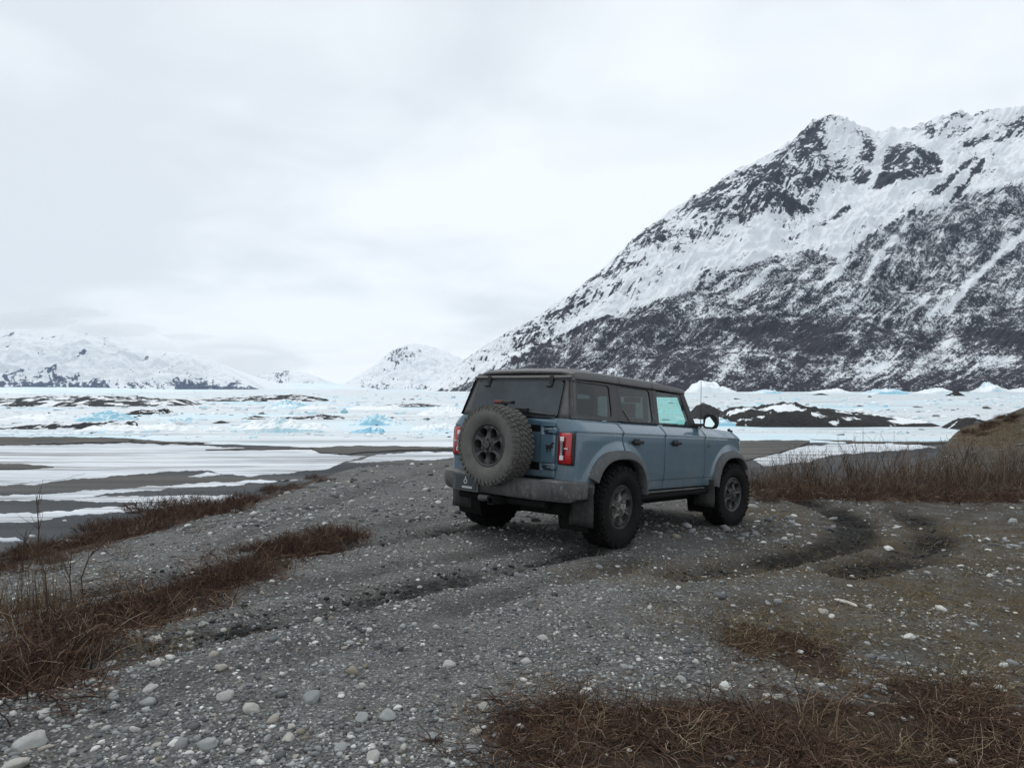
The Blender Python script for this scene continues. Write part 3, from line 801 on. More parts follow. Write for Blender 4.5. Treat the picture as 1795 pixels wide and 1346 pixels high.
M_BLACK = Mat('black_trim', 0.5).set('Base Color', (0.012, 0.012, 0.013)).m
M_GAP = Mat('panel_gap', 0.9).set('Base Color', (0.006, 0.007, 0.008)).m
M_SEAT = Mat('seat_cloth', 0.9).set('Base Color', (0.016, 0.017, 0.018)).m
M_RIM = paint('rim_paint', (0.030, 0.031, 0.034), 0.38, 0.3, 0.2, 0.45, splash=0.0, dirt_col=(0.085, 0.082, 0.077), dirt_top=2.5)
M_STEEL = paint('dirty_metal', (0.20, 0.20, 0.20), 0.4, 0.8, 0, 0.5, dirt_top=2.0)
M_MIRROR = Mat('mirror_glass', 0.04).set('Base Color', (0.75, 0.9, 0.88)).set('Metallic', 1.0).m
def tyre_mat(name, a, b):
    m = Mat(name, 0.9); P = m.obj()
    n = m.noise(P, 9, 5, 0.7); n2 = m.noise(P, 60, 3, 0.7)
    m.set('Base Color', m.mix(m.ramp(m.math('ADD', m.math('MULTIPLY', n, .7), m.math('MULTIPLY', n2, .3)), [(0.3, 0.0), (0.7, 1.0)]), a, b)); m.bump(n2, 0.25, 0.004)
    return m.m
M_TYRE = tyre_mat('wet_dark_tyre', (0.006, 0.006, 0.0065), (0.018, 0.0175, 0.017))
M_TYRE_D = tyre_mat('dusty_tyre', (0.10, 0.098, 0.092), (0.175, 0.17, 0.16))
M_TREAD_D = tyre_mat('dusty_tread', (0.075, 0.073, 0.068), (0.145, 0.14, 0.13))
M_RUBBER_G = Mat('tread_groove', 0.95).set('Base Color', (0.014, 0.0138, 0.013)).m

def glass(name, tint, refl_rough=0.02, dust_sky=0.0, ior=1.5):
    m = Mat(name); nt = m.nt; out = nt.nodes['Material Output']
    tr = nt.nodes.new('ShaderNodeBsdfTransparent'); tr.inputs[0].default_value = tint + (1,)
    gl = nt.nodes.new('ShaderNodeBsdfGlossy'); gl.inputs['Roughness'].default_value = refl_rough; gl.inputs[0].default_value = (0.92, 0.95, 0.96, 1)
    lw = nt.nodes.new('ShaderNodeLayerWeight'); lw.inputs[0].default_value = 0.5
    mx = nt.nodes.new('ShaderNodeMixShader'); nt.links.new(m.math('ADD', m.math('MULTIPLY', m.math('POWER', lw.outputs['Facing'], 5.0), 0.94), 0.05), mx.inputs[0]); nt.links.new(tr.outputs[0], mx.inputs[1]); nt.links.new(gl.outputs[0], mx.inputs[2])
    last = mx.outputs[0]
    if dust_sky:
        df = nt.nodes.new('ShaderNodeBsdfDiffuse'); df.inputs[0].default_value = (0.13, 0.155, 0.175, 1)  # dust film, its bluish colour also paints in the reflected sky
        m2 = nt.nodes.new('ShaderNodeMixShader')
        f = m.math('MULTIPLY', m.ramp(m.noise(m.obj(), 2.6, 5, 0.6), [(0.3, 0.4), (0.7, 1.0)]), dust_sky)
        nt.links.new(f, m2.inputs[0]); nt.links.new(last, m2.inputs[1]); nt.links.new(df.outputs[0], m2.inputs[2]); last = m2.outputs[0]
    nt.links.new(last, out.inputs['Surface']); nt.nodes.remove(m.b); return m.m
M_GLASS_DARK = glass('privacy_glass', (0.06, 0.07, 0.075))
M_GLASS_REAR = glass('rear_glass_dust_and_sky_sheen', (0.10, 0.11, 0.12), 0.08, 0.50)
M_GLASS = glass('tinted_glass', (0.60, 0.85, 0.81))

# ---- root
car = bpy.data.objects.new('off_road_vehicle', None)
link(car)
Mx = Matrix([list(CAR_M[i]) + [CAR_O[i]] for i in range(3)] + [[0, 0, 0, 1]])
car.matrix_world = Mx
tag(car, 'dusty blue four door off road vehicle with rear spare wheel parked on gravel', 'vehicle')

# ---- body side sections
SZ = [.565, .585, .62, .675, .688, .694, .78, .90, 1.02, 1.12, 1.18, 1.203, 1.209, 1.222, 1.26, 1.30, 1.322, 1.332, 1.3335]
SY = [.872, .890, .896, .899, .900, .911, .917, .921, .922, .920, .916, .913, .922, .920, .890, .848, .822, .800, .730]
ARCH = ((0.0, 0.43), (2.95, 0.43))
def ztop(x): return 1.332 - 0.028 * max(0, x - 2.1) / 1.2 - 0.07 * max(0, min(1, (x - 3.15) / 0.4)) ** 2
def zmap(x, z):
    return z if z < 1.12 else 1.12 + (z - 1.12) * (ztop(x) - 1.12) / (1.332 - 1.12)
def side_y(x, z):
    y = float(np.interp(z, SZ, SY))
    y -= 0.020 * max(0, min(1, (-0.2 - x) / 0.55)) ** 1.5              # body narrows to the rear
    y -= 0.045 * max(0, min(1, (x - 2.6) / 0.9)) ** 2                    # and to the nose
    for ax, az in ARCH:                                              # swelling above the wheels
        d = math.hypot((x - ax) * 0.93, z - az)
        y += 0.026 * (1 - max(0, min(1, (d - 0.61) / 0.075)) ** 1.0 if d > 0.61 else 1) * (1 if z < 1.19 else 0)
    return y
def in_arch(x, z, r=0.545):
    return any(math.hypot(x - ax, z - az) < r for ax, az in ARCH)
def side_patch(path, zs=None):
    """path: list of (x, f) in plan; f < 1 pulls the side in (corners)"""
    mb = MB(); zs = zs or fine_z
    V = [(x, -side_y(min(max(x, -0.66), 3.4), z) * f + (0.0 if f > .99 else 0), zmap(x, z)) for x, f in path for z in zs]
    nz = len(zs); faces = []
    for i in range(len(path) - 1):
        for j in range(nz - 1):
            cx_ = (path[i][0] + path[i + 1][0]) / 2; cz = (zs[j] + zs[j + 1]) / 2
            if in_arch(cx_, cz): continue
            faces.append((i * nz + j, (i + 1) * nz + j, (i + 1) * nz + j + 1, i * nz + j + 1))
    mb.add(V, faces); return mb
fine_z = sorted(set(SZ + [round(z, 4) for z in np.arange(0.60, 1.19, 0.022)]))
def xs(a, b, step=0.022): return [(x, 1.0) for x in np.linspace(a, b, max(2, int((b - a) / step) + 1))]
rear_corner = [(-.7075, .66), (-.7075, .70), (-.7072, .78), (-.706, .86), (-.702, .905), (-.694, .94), (-.680, .966), (-.660, .984), (-.630, .995), (-.600, 1.0)]
front_corner = [(3.36, .995), (3.41, .98), (3.45, .95), (3.475, .90), (3.485, .80), (3.49, .68)]
body = side_patch(rear_corner + xs(-.58, .078))
nose = side_patch(xs(2.135, 3.33) + front_corner); body.add(nose.v, nose.f)
body_o = body.build('body', M_PAINT, car, mirror=True, sharp=24, solid=0.003)
# nose panel, cowl, firewall
n = MB()
n.box((3.46, 0, 0.95), (0.05, 1.28, 0.50)); n.box((2.14, 0, 1.27), (0.10, 1.62, 0.06))
n.build('grille', M_BLACK, car, bevel=0.01)
# hood
hx = np.linspace(2.16, 3.50, 30); hy = np.linspace(-.785, .785, 25)
V = []
for x in hx:
    for y in hy:
        a = abs(y) / .785
        z = ztop(min(x, 3.45)) + 0.030 * (1 - a ** 4) + 0.014 * (1 if .25 < a < .62 else 0) - 0.012 * a ** 10 - 0.05 * max(0, (x - 3.38) / .12) ** 2
        V.append((x, y * (1 - .035 * max(0, (x - 2.6) / .9) ** 2), z))
hood = MB().add(V, [(i * 25 + j, (i + 1) * 25 + j, (i + 1) * 25 + j + 1, i * 25 + j + 1) for i in range(29) for j in range(24)]).build('hood', M_PAINT, car, solid=0.02, sharp=40)
for s in (-1, 1):
    t = MB().tube([(3.36, s * .70, ztop(3.36) + .0), (3.36, s * .70, ztop(3.36) + .045), (3.40, s * .70, ztop(3.4) + .065), (3.50, s * .70, ztop(3.5) + .055), (3.53, s * .70, ztop(3.5) + .0)], .011, 8)
    t.box((3.445, s * .70, ztop(3.4) + .03), (.13, .018, .04))
    t.build('trail_sight', M_BLACK, car)

# inner tub: dark walls behind the panel gaps, floor
t = MB()
t.box((0.72, -.850, .86), (2.78, .02, .66)); t.box((0.72, .850, .86), (2.78, .02, .66))
t.box((1.25, 0, .545), (3.2, 1.66, .07)); t.box((-.30, 0, .78), (.76, 1.1, .06)); t.box((2.12, 0, .90), (.03, 1.64, .74))
t.build('interior_tub', M_GAP, car, smooth=False)
# wheel wells
for ax in (0.0, 2.95):
    for s in (-1, 1):
        mb = MB(); n_ = 26; V = []
        for k in range(n_ + 1):
            th = math.radians(-25 + 230 * k / n_)
            for y in (.905, .56): V.append((ax + .545 * math.cos(th), s * y, .43 + .545 * math.sin(th)))
        for k in range(n_ + 1):
            th = math.radians(-25 + 230 * k / n_); V.append((ax + .545 * math.cos(th), s * .555, .43 + .545 * math.sin(th)))
        f = [(2 * k, 2 * k + 2, 2 * k + 3, 2 * k + 1) for k in range(n_)]
        f.append(tuple(2 * (n_ + 1) + k for k in range(n_ + 1)))
        mb.add(V, f).build('wheel_well', M_UNDER, car, smooth=False, solid=0.006)

# ---- doors
def door_handle(x, s, parent):
    yb = side_y(x, 1.118)
    mb = MB()
    mb.box((x, s * (yb + .030), 1.122), (.205, .026, .036)); mb.box((x - .085, s * (yb + .012), 1.122), (.03, .03, .03)); mb.box((x + .085, s * (yb + .012), 1.122), (.03, .03, .03))
    mb.box((x + .005, s * (yb + .006), 1.122), (.12, .012, .075))
    return mb.build('handle', M_BLACK, parent, bevel=0.008)
for s in (-1, 1):
    for (x0, x1, hx_) in ((.086, 1.036, .36), (1.044, 2.127, 1.285)):
        d = side_patch(xs(x0, x1))
        if s > 0: d.v = [(x, -y, z) for x, y, z in d.v]; d.f = [tuple(reversed(q)) for q in d.f]
        do = d.build('door', M_PAINT, car, sharp=24, solid=0.003)
        door_handle(hx_, s, do)
        sl = MB().box(((x0 + x1) / 2 + .06, s * .812, 1.338), (x1 - x0 - .14, .022, .016)).build('window_seal', M_BLACK, do)
# fender badge
for s in (-1, 1):
    b = MB(); yb = side_y(2.2, 1.11)
    b.box((2.21, s * (yb + .004), 1.115), (.055, .008, .040)); b.box((2.255, s * (yb + .004), 1.105), (.025, .008, .055)); b.box((2.185, s * (yb + .004), 1.10), (.02, .008, .045))
    b.build('fender_badge', M_STEEL, car, bevel=.003)

# rocker rails
t = MB()
for s in (-1, 1):
    t.box((1.30, s * .865, .545), (1.72, .05, .045)); t.tube([(.50, s * .87, .50), (2.38, s * .87, .505)], .035, 10)
    t.box((1.35, s * .60, .45), (3.6, .10, .14))
t.build('rocker_rail', M_UNDER, car, smooth=False)
M_SILL = paint('sill_strip', (0.05, 0.05, 0.052), 0.4, 0.2, 0, 0.6, dirt_col=(0.2, 0.2, 0.19))
for s in (-1, 1):
    MB().box((1.42, s * .893, .552), (1.52, .03, .020)).build('sill_strip', M_SILL, car, bevel=.005)

# ---- flares
def flare(ax, s, a0, a1, name='fender_flare'):
    sec = [(.618, .905), (.614, .940), (.596, .965), (.540, 1.000), (.522, 1.002), (.512, .990), (.508, .93), (.520, .86)]
    n_ = 40; V = []
    for k in range(n_ + 1):
        th = math.radians(a0 + (a1 - a0) * k / n_); c, si = math.cos(th), math.sin(th)
        q = (abs(c) ** 2.7 + abs(si) ** 2.7) ** (-1 / 2.7)          # squarish arch
        endw = 1.0
        for r, y in sec:
            rr = 0.50 + (r - 0.50) * (1.0 if r < .55 else endw)
            dy = (-.030 * (side_y(0, .9) - side_y(3.3, .9)) if ax > 1 else 0)
            V.append((ax + rr * q * c * .995, s * (y + dy), .43 + rr * (q * .985) * si))
    m_ = len(sec)
    f = [(i * m_ + j, (i + 1) * m_ + j, (i + 1) * m_ + j + 1, i * m_ + j + 1) for i in range(n_) for j in range(m_ - 1)]
    f += [tuple(range(m_)), tuple(n_ * m_ + j for j in range(m_))]
    return MB().add(V, f).build(name, M_FLARE, car, sharp=50, fix=True)
for s in (-1, 1):
    flare(0.0, s, 13, 150); flare(2.95, s, 38, 166)

# ---- hardtop: sides, pillars, roof
GZ0, GZ1 = 1.335, 1.752
def gy(z, x=0.0): return 0.808 - (z - GZ0) / (GZ1 - GZ0) * 0.104 - 0.030 * max(0, min(1, (-0.2 - x) / 0.45))
def rounded(poly, r=0.04, n=5):
    out = []; P = [Vector(p) for p in poly]; m_ = len(P)
    for i in range(m_):
        a, b, c = P[i - 1], P[i], P[(i + 1) % m_]
        u = (a - b); v = (c - b); ru = min(r, u.length * .45); rv = min(r, v.length * .45)
        p0 = b + u.normalized() * ru; p1 = b + v.normalized() * rv
        for k in range(n + 1):
            t_ = k / n; out.append((1 - t_) ** 2 * p0 + 2 * t_ * (1 - t_) * b + t_ ** 2 * p1)
    return out
def resample(poly, cx_, cz, N=72):
    """points of a closed outline by angle about (cx, cz)"""
    P = [Vector(p) for p in poly]; res = []
    for k in range(N):
        th = 2 * math.pi * k / N; d = Vector((math.cos(th), math.sin(th))); best = None
        for a, b in zip(P, P[1:] + P[:1]):
            e_ = b - a; den = d.x * e_.y - d.y * e_.x
            if abs(den) < 1e-9: continue
            ac = Vector((a.x - cx_, a.y - cz)); t_ = (ac.x * e_.y - ac.y * e_.x) / den; q = (ac.x * d.y - ac.y * d.x) / den
            if t_ > 0 and -1e-6 <= q <= 1 + 1e-6 and (best is None or t_ < best): best = t_
        res.append((cx_ + d.x * best, cz + d.y * best))
    return res
def frame_ring(outer, inner, s, off=0.0, depth=0.03):
    """window surround on the slanted side; returns mesh builder and the inner outline"""
    cx_ = sum(p[0] for p in inner) / len(inner); cz = sum(p[1] for p in inner) / len(inner)
    N_ = 96; O_ = resample(outer, cx_, cz, N_); I_ = resample(rounded(inner, .045), cx_, cz, N_)
    V = [(x, s * (gy(z, x) + off), z) for x, z in O_] + [(x, s * (gy(z, x) + off), z) for x, z in I_] + [(x, s * (gy(z, x) + off - depth), z) for x, z in I_] + [(x, s * (gy(z, x) + off - depth), z) for x, z in O_]
    f = []
    for r in range(3):
        f += [(r * N_ + k, r * N_ + (k + 1) % N_, (r + 1) * N_ + (k + 1) % N_, (r + 1) * N_ + k) for k in range(N_)]
    return MB().add(V, f), I_
def pane(I_, s, off, depth=0.0):
    V = [(x, s * (gy(z, x) + off), z) for x, z in I_]
    return MB().add(V, [tuple(range(len(V)))])
M_FRAME = paint('window_frame', (0.034, 0.034, 0.036), 0.5, dirt=0.35, dirt_top=3.0)
Q_OUT = [(-.700, 1.336), (.150, 1.336), (.235, 1.752), (-.595, 1.752)]; Q_IN = [(-.625, 1.378), (.035, 1.378), (.075, 1.722), (-.575, 1.722)]
R_IN = [(.395, 1.350), (.945, 1.350), (.985, 1.735), (.30, 1.735), (.275, 1.46)]; R_OUT = [(.160, 1.336), (.985, 1.336), (1.035, 1.752), (.245, 1.752)]
for s in (-1, 1):
    rg, I_ = frame_ring(Q_OUT, Q_IN, s)
    q = rg.build('quarter_panel', M_FRAME, car, sharp=30)
    pane(I_, s, -.010).build('quarter_window', M_GLASS_DARK, q, smooth=False)
    rg, I_ = frame_ring(R_OUT, R_IN, s, -.004)
    r_ = rg.build('rear_door_frame', M_FRAME, car, sharp=30)
    pane(I_, s, -.014).build('rear_door_window', M_GLASS_DARK, r_, smooth=False)
    strip = MB().extrude([(.285, s * (gy(1.46) + .004), 1.465), (.30, s * (gy(1.46) + .004), 1.465), (.418, s * (gy(1.345) + .004), 1.345), (.398, s * (gy(1.345) + .004), 1.345)], (0, -s * .02, 0)).build('window_divider', M_TOP, r_, smooth=False)
    # B pillar and A pillar
    bp = MB()
    bp.extrude([(.990, s * gy(1.336), 1.336), (1.085, s * gy(1.336), 1.336), (1.150, s * gy(1.752), 1.752), (1.040, s * gy(1.752), 1.752)], (0, -s * .05, 0)).build('b_pillar', M_FRAME, car, smooth=False, bevel=.006)
    ap = MB(); P0 = Vector((2.10, s * .802, 1.325)); P1 = Vector((1.905, s * .690, 1.770))
    ap.extrude([P0 + Vector((.02, 0, 0)), P1 + Vector((.02, 0, 0)), P1 + Vector((-.12, 0, 0)), P0 + Vector((-.15, 0, 0))], (0, -s * .055, 0)).build('a_pillar', M_BLACK, car, smooth=False, bevel=.012)
    # front door glass
    fw = [(1.10, 1.340), (2.015, 1.340), (1.835, 1.748), (1.155, 1.748)]
    pane(fw, s, -.018).build('front_door_window', M_GLASS, car, smooth=False)
    MB().extrude([(x, s * (gy(z) - .010), z) for x, z in [(1.80, 1.340), (2.02, 1.340), (1.955, 1.47)]], (0, -s * .03, 0)).build('mirror_sail', M_BLACK, car, smooth=False)
# windscreen
MB().add([(2.10, -.775, 1.33), (2.10, .775, 1.33), (1.90, .66, 1.765), (1.90, -.66, 1.765)], [(0, 1, 2, 3)]).build('windscreen', M_GLASS, car, smooth=False)

# roof panels, seams left open between them
def roof_sec(x):
    """half section from the drip rail to the centre line"""
    zc = 1.880 - 0.062 * max(0, min(1, (x - 1.25) / 0.67)) ** 1.7 - 0.050 * max(0, min(1, (-.40 - x) / .16)) ** 2
    e_ = 1.752 + 0.012 * min(1, max(0, (x + .6) / .5)) - 0.004 * max(0, (x - 1.2) / .7)
    sh = zc - 1.845
    pts = [(.708, e_ - .018), (.724, e_ - .004), (.724, e_ + .012), (.712, e_ + .036), (.690, e_ + .062 + .3 * sh), (.655, zc - .040), (.605, zc - .020), (.54, zc - .010), (.3, zc - .003), (0.0, zc)]
    k = 1 - 0.035 * max(0, (x - 1.5) / .42) ** 2 - .045 * max(0, (-.2 - x) / .4)
    return [(y * k, z) for y, z in pts]
def roof_panel(x0, x1, name, nose=0.0):
    xs_ = list(np.linspace(x0, x1, 14)); V = []
    for i, x in enumerate(xs_):
        sec = roof_sec(x); full = [(-y, z) for y, z in sec] + [(y, z) for y, z in sec[-2::-1]]
        V += [(x, y, z) for y, z in full]
    m_ = len(full)
    f = [(i * m_ + j, (i + 1) * m_ + j, (i + 1) * m_ + j + 1, i * m_ + j + 1) for i in range(len(xs_) - 1) for j in range(m_ - 1)]
    return MB().add(V, f).build(name, M_TOP, car, sharp=28, solid=0.03, fix=True)
roof_panel(-.555, .255, 'roof'); roof_panel(.263, 1.015, 'roof_panel'); roof_panel(1.023, 1.935, 'roof_panel')
t = MB(); t.box((0.70, 0, 1.735), (2.44, 1.34, .05)); t.build('roof_lining', M_UNDER, car, smooth=False)
# rear of the hardtop
def rx(z): return -.702 + (z - 1.335) / (1.77 - 1.335) * .128
def rear_plate(poly, off=0.0):
    return [(rx(z) - off, y, z) for y, z in poly]
for s in (-1, 1):
    a0 = [(.612, 1.336), (.810, 1.336), (.700, 1.765), (.590, 1.765)]
    V = [(rx(z), s * y, z) for y, z in a0]
    # corner pillar, rounded over to the side
    W = []
    for z in np.linspace(1.336, 1.765, 8):
        yo = gy(z, -.65) + .001
        yi = .606 - .010 * (z - 1.336) / .43
        for (dx, y) in ((0, yi), (0, yi + .55 * (yo - yi)), (.004, yi + .75 * (yo - yi)), (.014, yi + .88 * (yo - yi)), (.032, yo - .005), (.056, yo - .001), (.10, yo)):
            W.append((rx(z) + dx, s * y, z))
    f = [(i * 7 + j, i * 7 + j + 1, (i + 1) * 7 + j + 1, (i + 1) * 7 + j) for i in range(7) for j in range(6)]
    MB().add(W, f).build('corner_pillar', M_TOP, car, sharp=40, solid=0.02)
t = MB(); t.extrude(rear_plate([(-.70, 1.728), (.70, 1.728), (.685, 1.768), (-.685, 1.768)], .004), (.05, 0, 0))
t.extrude([(rx(1.77) - .035, -.675, 1.772), (rx(1.77) - .035, .675, 1.772), (rx(1.77) + .06, .68, 1.800), (rx(1.77) + .06, -.68, 1.800)], (0, 0, -.022))
t.build('rear_header', M_TOP, car, bevel=.006)
rg = rounded([(-.605, 1.340), (.605, 1.340), (.598, 1.726), (-.598, 1.726)], .05)
gl = MB().extrude([(rx(p.y) - .012, p.x, p.y) for p in rg], (.006, 0, 0)).build('rear_window', M_GLASS_REAR, car, smooth=False)
for y in (-.44, .44):
    t = MB(); t.box((rx(1.72) - .022, y, 1.725), (.022, .045, .115)); t.box((rx(1.67) - .022, y + (.02), 1.672), (.02, .07, .02)); t.build('glass_hinge', M_BLACK, gl, bevel=.005)
t = MB(); t.box((-.735, -.16, 1.405), (.05, .16, .045)); t.tube([(-.735, -.14, 1.40), (-.728, -.32, 1.382), (-.724, -.47, 1.372)], .010, 6); t.box((-.722, -.40, 1.366), (.012, .36, .018))
t.build('rear_wiper', M_BLACK, gl, bevel=.004)

# ---- tailgate
tg = MB()
ty = np.linspace(-.603, .603, 41); tz = [.725, .745, .76, .80, .815, .865, .88, .95, 1.10, 1.165, 1.18, 1.235, 1.25, 1.29, 1.325]
V = []
for y in ty:
    for z in tz:
        x = -.709 - .010 * math.sin(math.pi * (z - .72) / .62)
        if abs(y + .545) < .115 and (.805 < z < .87 or 1.172 < z < 1.24): x += .026       # hinge pockets
        if abs(y) < .40 and .78 < z < 1.28: x += .016
        V.append((x, y, z))
nz = len(tz)
tgo = tg.add(V, [(i * nz + j, (i + 1) * nz + j, (i + 1) * nz + j + 1, i * nz + j + 1) for i in range(40) for j in range(nz - 1)]).build('tailgate', M_PAINT, car, sharp=24, solid=.02)
MB().box((-.690, 0, 1.02), (.02, 1.26, .64)).build('tailgate_backing', M_GAP, car, smooth=False)
for z in (.842, 1.205):
    t = MB(); t.box((-.712, -.545, z), (.040, .17, .050)); t.box((-.722, -.60, z), (.045, .045, .062)); t.build('hinge', M_PAINT, tgo, bevel=.008)
    MB().tube([(-.735, -.480, z), (-.735, -.52, z)], .012, 8).build('hinge_pin', M_BLACK, tgo)
# leaping horse emblem
H = [(-.40, -.42), (-.30, -.60), (-.22, -.62), (-.28, -.40), (-.18, -.18), (.02, -.14), (.10, -.30), (.00, -.52), (.08, -.56), (.22, -.34), (.26, -.10), (.36, .02), (.52, -.06), (.62, .02), (.50, .12),
     (.40, .22), (.52, .42), (.66, .40), (.70, .50), (.56, .62), (.44, .66), (.26, .46), (.08, .26), (-.16, .24), (-.34, .20), (-.46, .34), (-.62, .30), (-.50, .20), (-.44, .02), (-.46, -.18)]
MB().extrude([(-.726, -.535 - a * .085, 1.035 + b * .085) for a, b in H], (.010, 0, 0)).build('horse_emblem', M_BLACK, tgo, smooth=False)

# ---- tail lights
m = Mat('red_lens', 0.15); m.set('Base Color', (0.42, 0.012, 0.018)); m.set('Coat Weight', 0.6); m.set('Emission Color', (0.5, 0.01, 0.02)); m.set('Emission Strength', 0.0); M_RED = m.m
M_WHITE_LENS = Mat('clear_lens', 0.2).set('Base Color', (0.72, 0.70, 0.70)).m
for s in (-1, 1):
    pl = [(-.7095, .655), (-.7095, .70), (-.709, .76), (-.707, .80), (-.702, .822), (-.697, .836)]
    V = []; zz = [.868, .874, .89, .93, 1.03, 1.14, 1.175, 1.192, 1.198]; ww = [.55, .80, .95, 1, 1, 1, .95, .80, .55]
    for (x, y) in pl:
        for z, w in zip(zz, ww):
            V.append((x - .028 * w + (.012 if y > .84 else 0), s * (.765 + (y - .765) * (1 if w > .9 else .96) + .012 * w * (1 if y > .82 else 0)), z))
    nz = len(zz)
    hs = MB().add(V, [(i * nz + j, (i + 1) * nz + j, (i + 1) * nz + j + 1, i * nz + j + 1) for i in range(len(pl) - 1) for j in range(nz - 1)]).build('tail_light', M_BLACK, car, solid=.03, sharp=40)
    lens = MB(); V = []
    for (x, y) in pl[:5]:
        for z, w in zip(zz, ww):
            V.append((x - .028 * w - .010 * w, s * (.752 + (y - .745) * (.92 if w > .9 else .84)), 1.033 + (z - 1.033) * .95))
    lo = lens.add(V, [(i * nz + j, (i + 1) * nz + j, (i + 1) * nz + j + 1, i * nz + j + 1) for i in range(4) for j in range(nz - 1)]).build('red_lens', M_RED, hs, solid=.02, sharp=50)
    MB().box((-.766, s * .725, 1.033), (.010, .036, .205)).build('lamp_strip', M_BLACK, hs)
    MB().box((-.768, s * .725, 1.128), (.012, .044, .046)).build('clear_segment', M_WHITE_LENS, hs, bevel=.004)
    MB().box((-.768, s * .725, .940), (.012, .044, .046)).build('clear_segment', M_WHITE_LENS, hs, bevel=.004)
    MB().box((-.766, s * .775, 1.035), (.010, .045, .010)).build('clear_segment', M_WHITE_LENS, hs)
    # vertical lettering in the lamp strip
    cu = bpy.data.curves.new('lettering', 'FONT'); cu.body = 'BRONCO'; cu.size = .033; cu.align_x = 'CENTER'; cu.align_y = 'CENTER'; cu.extrude = .001
    tmp = bpy.data.objects.new('lettering_curve', cu); col.objects.link(tmp)
    me = bpy.data.meshes.new_from_object(tmp.evaluated_get(bpy.context.evaluated_depsgraph_get())); bpy.data.objects.remove(tmp)
    me.materials.append(M_WHITE_LENS); lt = bpy.data.objects.new('lettering', me); link(lt, hs)
    # text plane: reads bottom to top, seen from behind (-X)
    lt.matrix_local = Matrix(((0, 0, -1, -.7725), (0, -1, 0, s * .725), (-1, 0, 0, 1.034), (0, 0, 0, 1))) @ Matrix.Rotation(math.pi, 4, 'Z')

# ---- wheels
def rim_face(mat, parent, name='wheel', R=.236, n_h=6):
    """six-hole rim; axis Y, outer face towards -Y"""
    mb = MB(); N_ = 36
    def yf(r): return -.012 - .030 * max(0, 1 - r / .10) + .030 * math.sin(min(1, max(0, (r - .08) / .11)) * math.pi) * .6
    for k in range(n_h):
        th0 = 2 * math.pi * (k + .5) / n_h; half = math.pi / n_h
        r0, r1 = .050, .205; cr = .138
        def P(r, a): return (r * math.cos(th0 + a), r * math.sin(th0 + a))
        outer = [P(r0, -half + 2 * half * i / 6) for i in range(7)] + [P(r1, half - 2 * half * i / 10) for i in range(11)]
        hole = []
        for i in range(28):                         # teardrop, wide at the outside
            a = 2 * math.pi * i / 28; rr = math.cos(a); tt = math.sin(a)
            w = .050 * (1 + .34 * rr); hole.append((cr + .002 + .054 * rr, w * tt))
        hole = [(x * math.cos(th0) - y * math.sin(th0), x * math.sin(th0) + y * math.cos(th0)) for x, y in hole]
        cxy = (cr * math.cos(th0), cr * math.sin(th0))
        O_ = resample(outer, *cxy, N_); I_ = resample(hole, *cxy, N_); I2 = [(cxy[0] + (x - cxy[0]) * .88, cxy[1] + (z - cxy[1]) * .88) for x, z in I_]
        V = [(x, yf(math.hypot(x, z)), z) for x, z in O_] + [(x, yf(math.hypot(x, z)) - .014, z) for x, z in I_] + [(x, yf(math.hypot(x, z)) - .004, z) for x, z in I2] + [(x, .06, z) for x, z in I2]
        f = []
        for r in range(3): f += [(r * N_ + i, r * N_ + (i + 1) % N_, (r + 1) * N_ + (i + 1) % N_, (r + 1) * N_ + i) for i in range(N_)]
        mb.add(V, f)
    mb.lathe([(.200, -.006), (.212, -.018), (.226, -.022), (R, -.018), (R + .003, -.006), (R - .004, .006), (.222, .02), (.214, .20)], 72)
    mb.lathe([(.0, -.050), (.036, -.050), (.044, -.044), (.050, -.020), (.052, .02)], 30)
    o = mb.build(name, mat, parent, sharp=35)
    return o
def lug_nuts(parent):
    for k in range(6):
        a = 2 * math.pi * k / 6; c = (.068 * math.cos(a), -.034, .068 * math.sin(a))
        MB().lathe([(.0, -.012), (.009, -.010), (.010, .012)], 8, c=c).build('lug_nut', M_STEEL, parent)
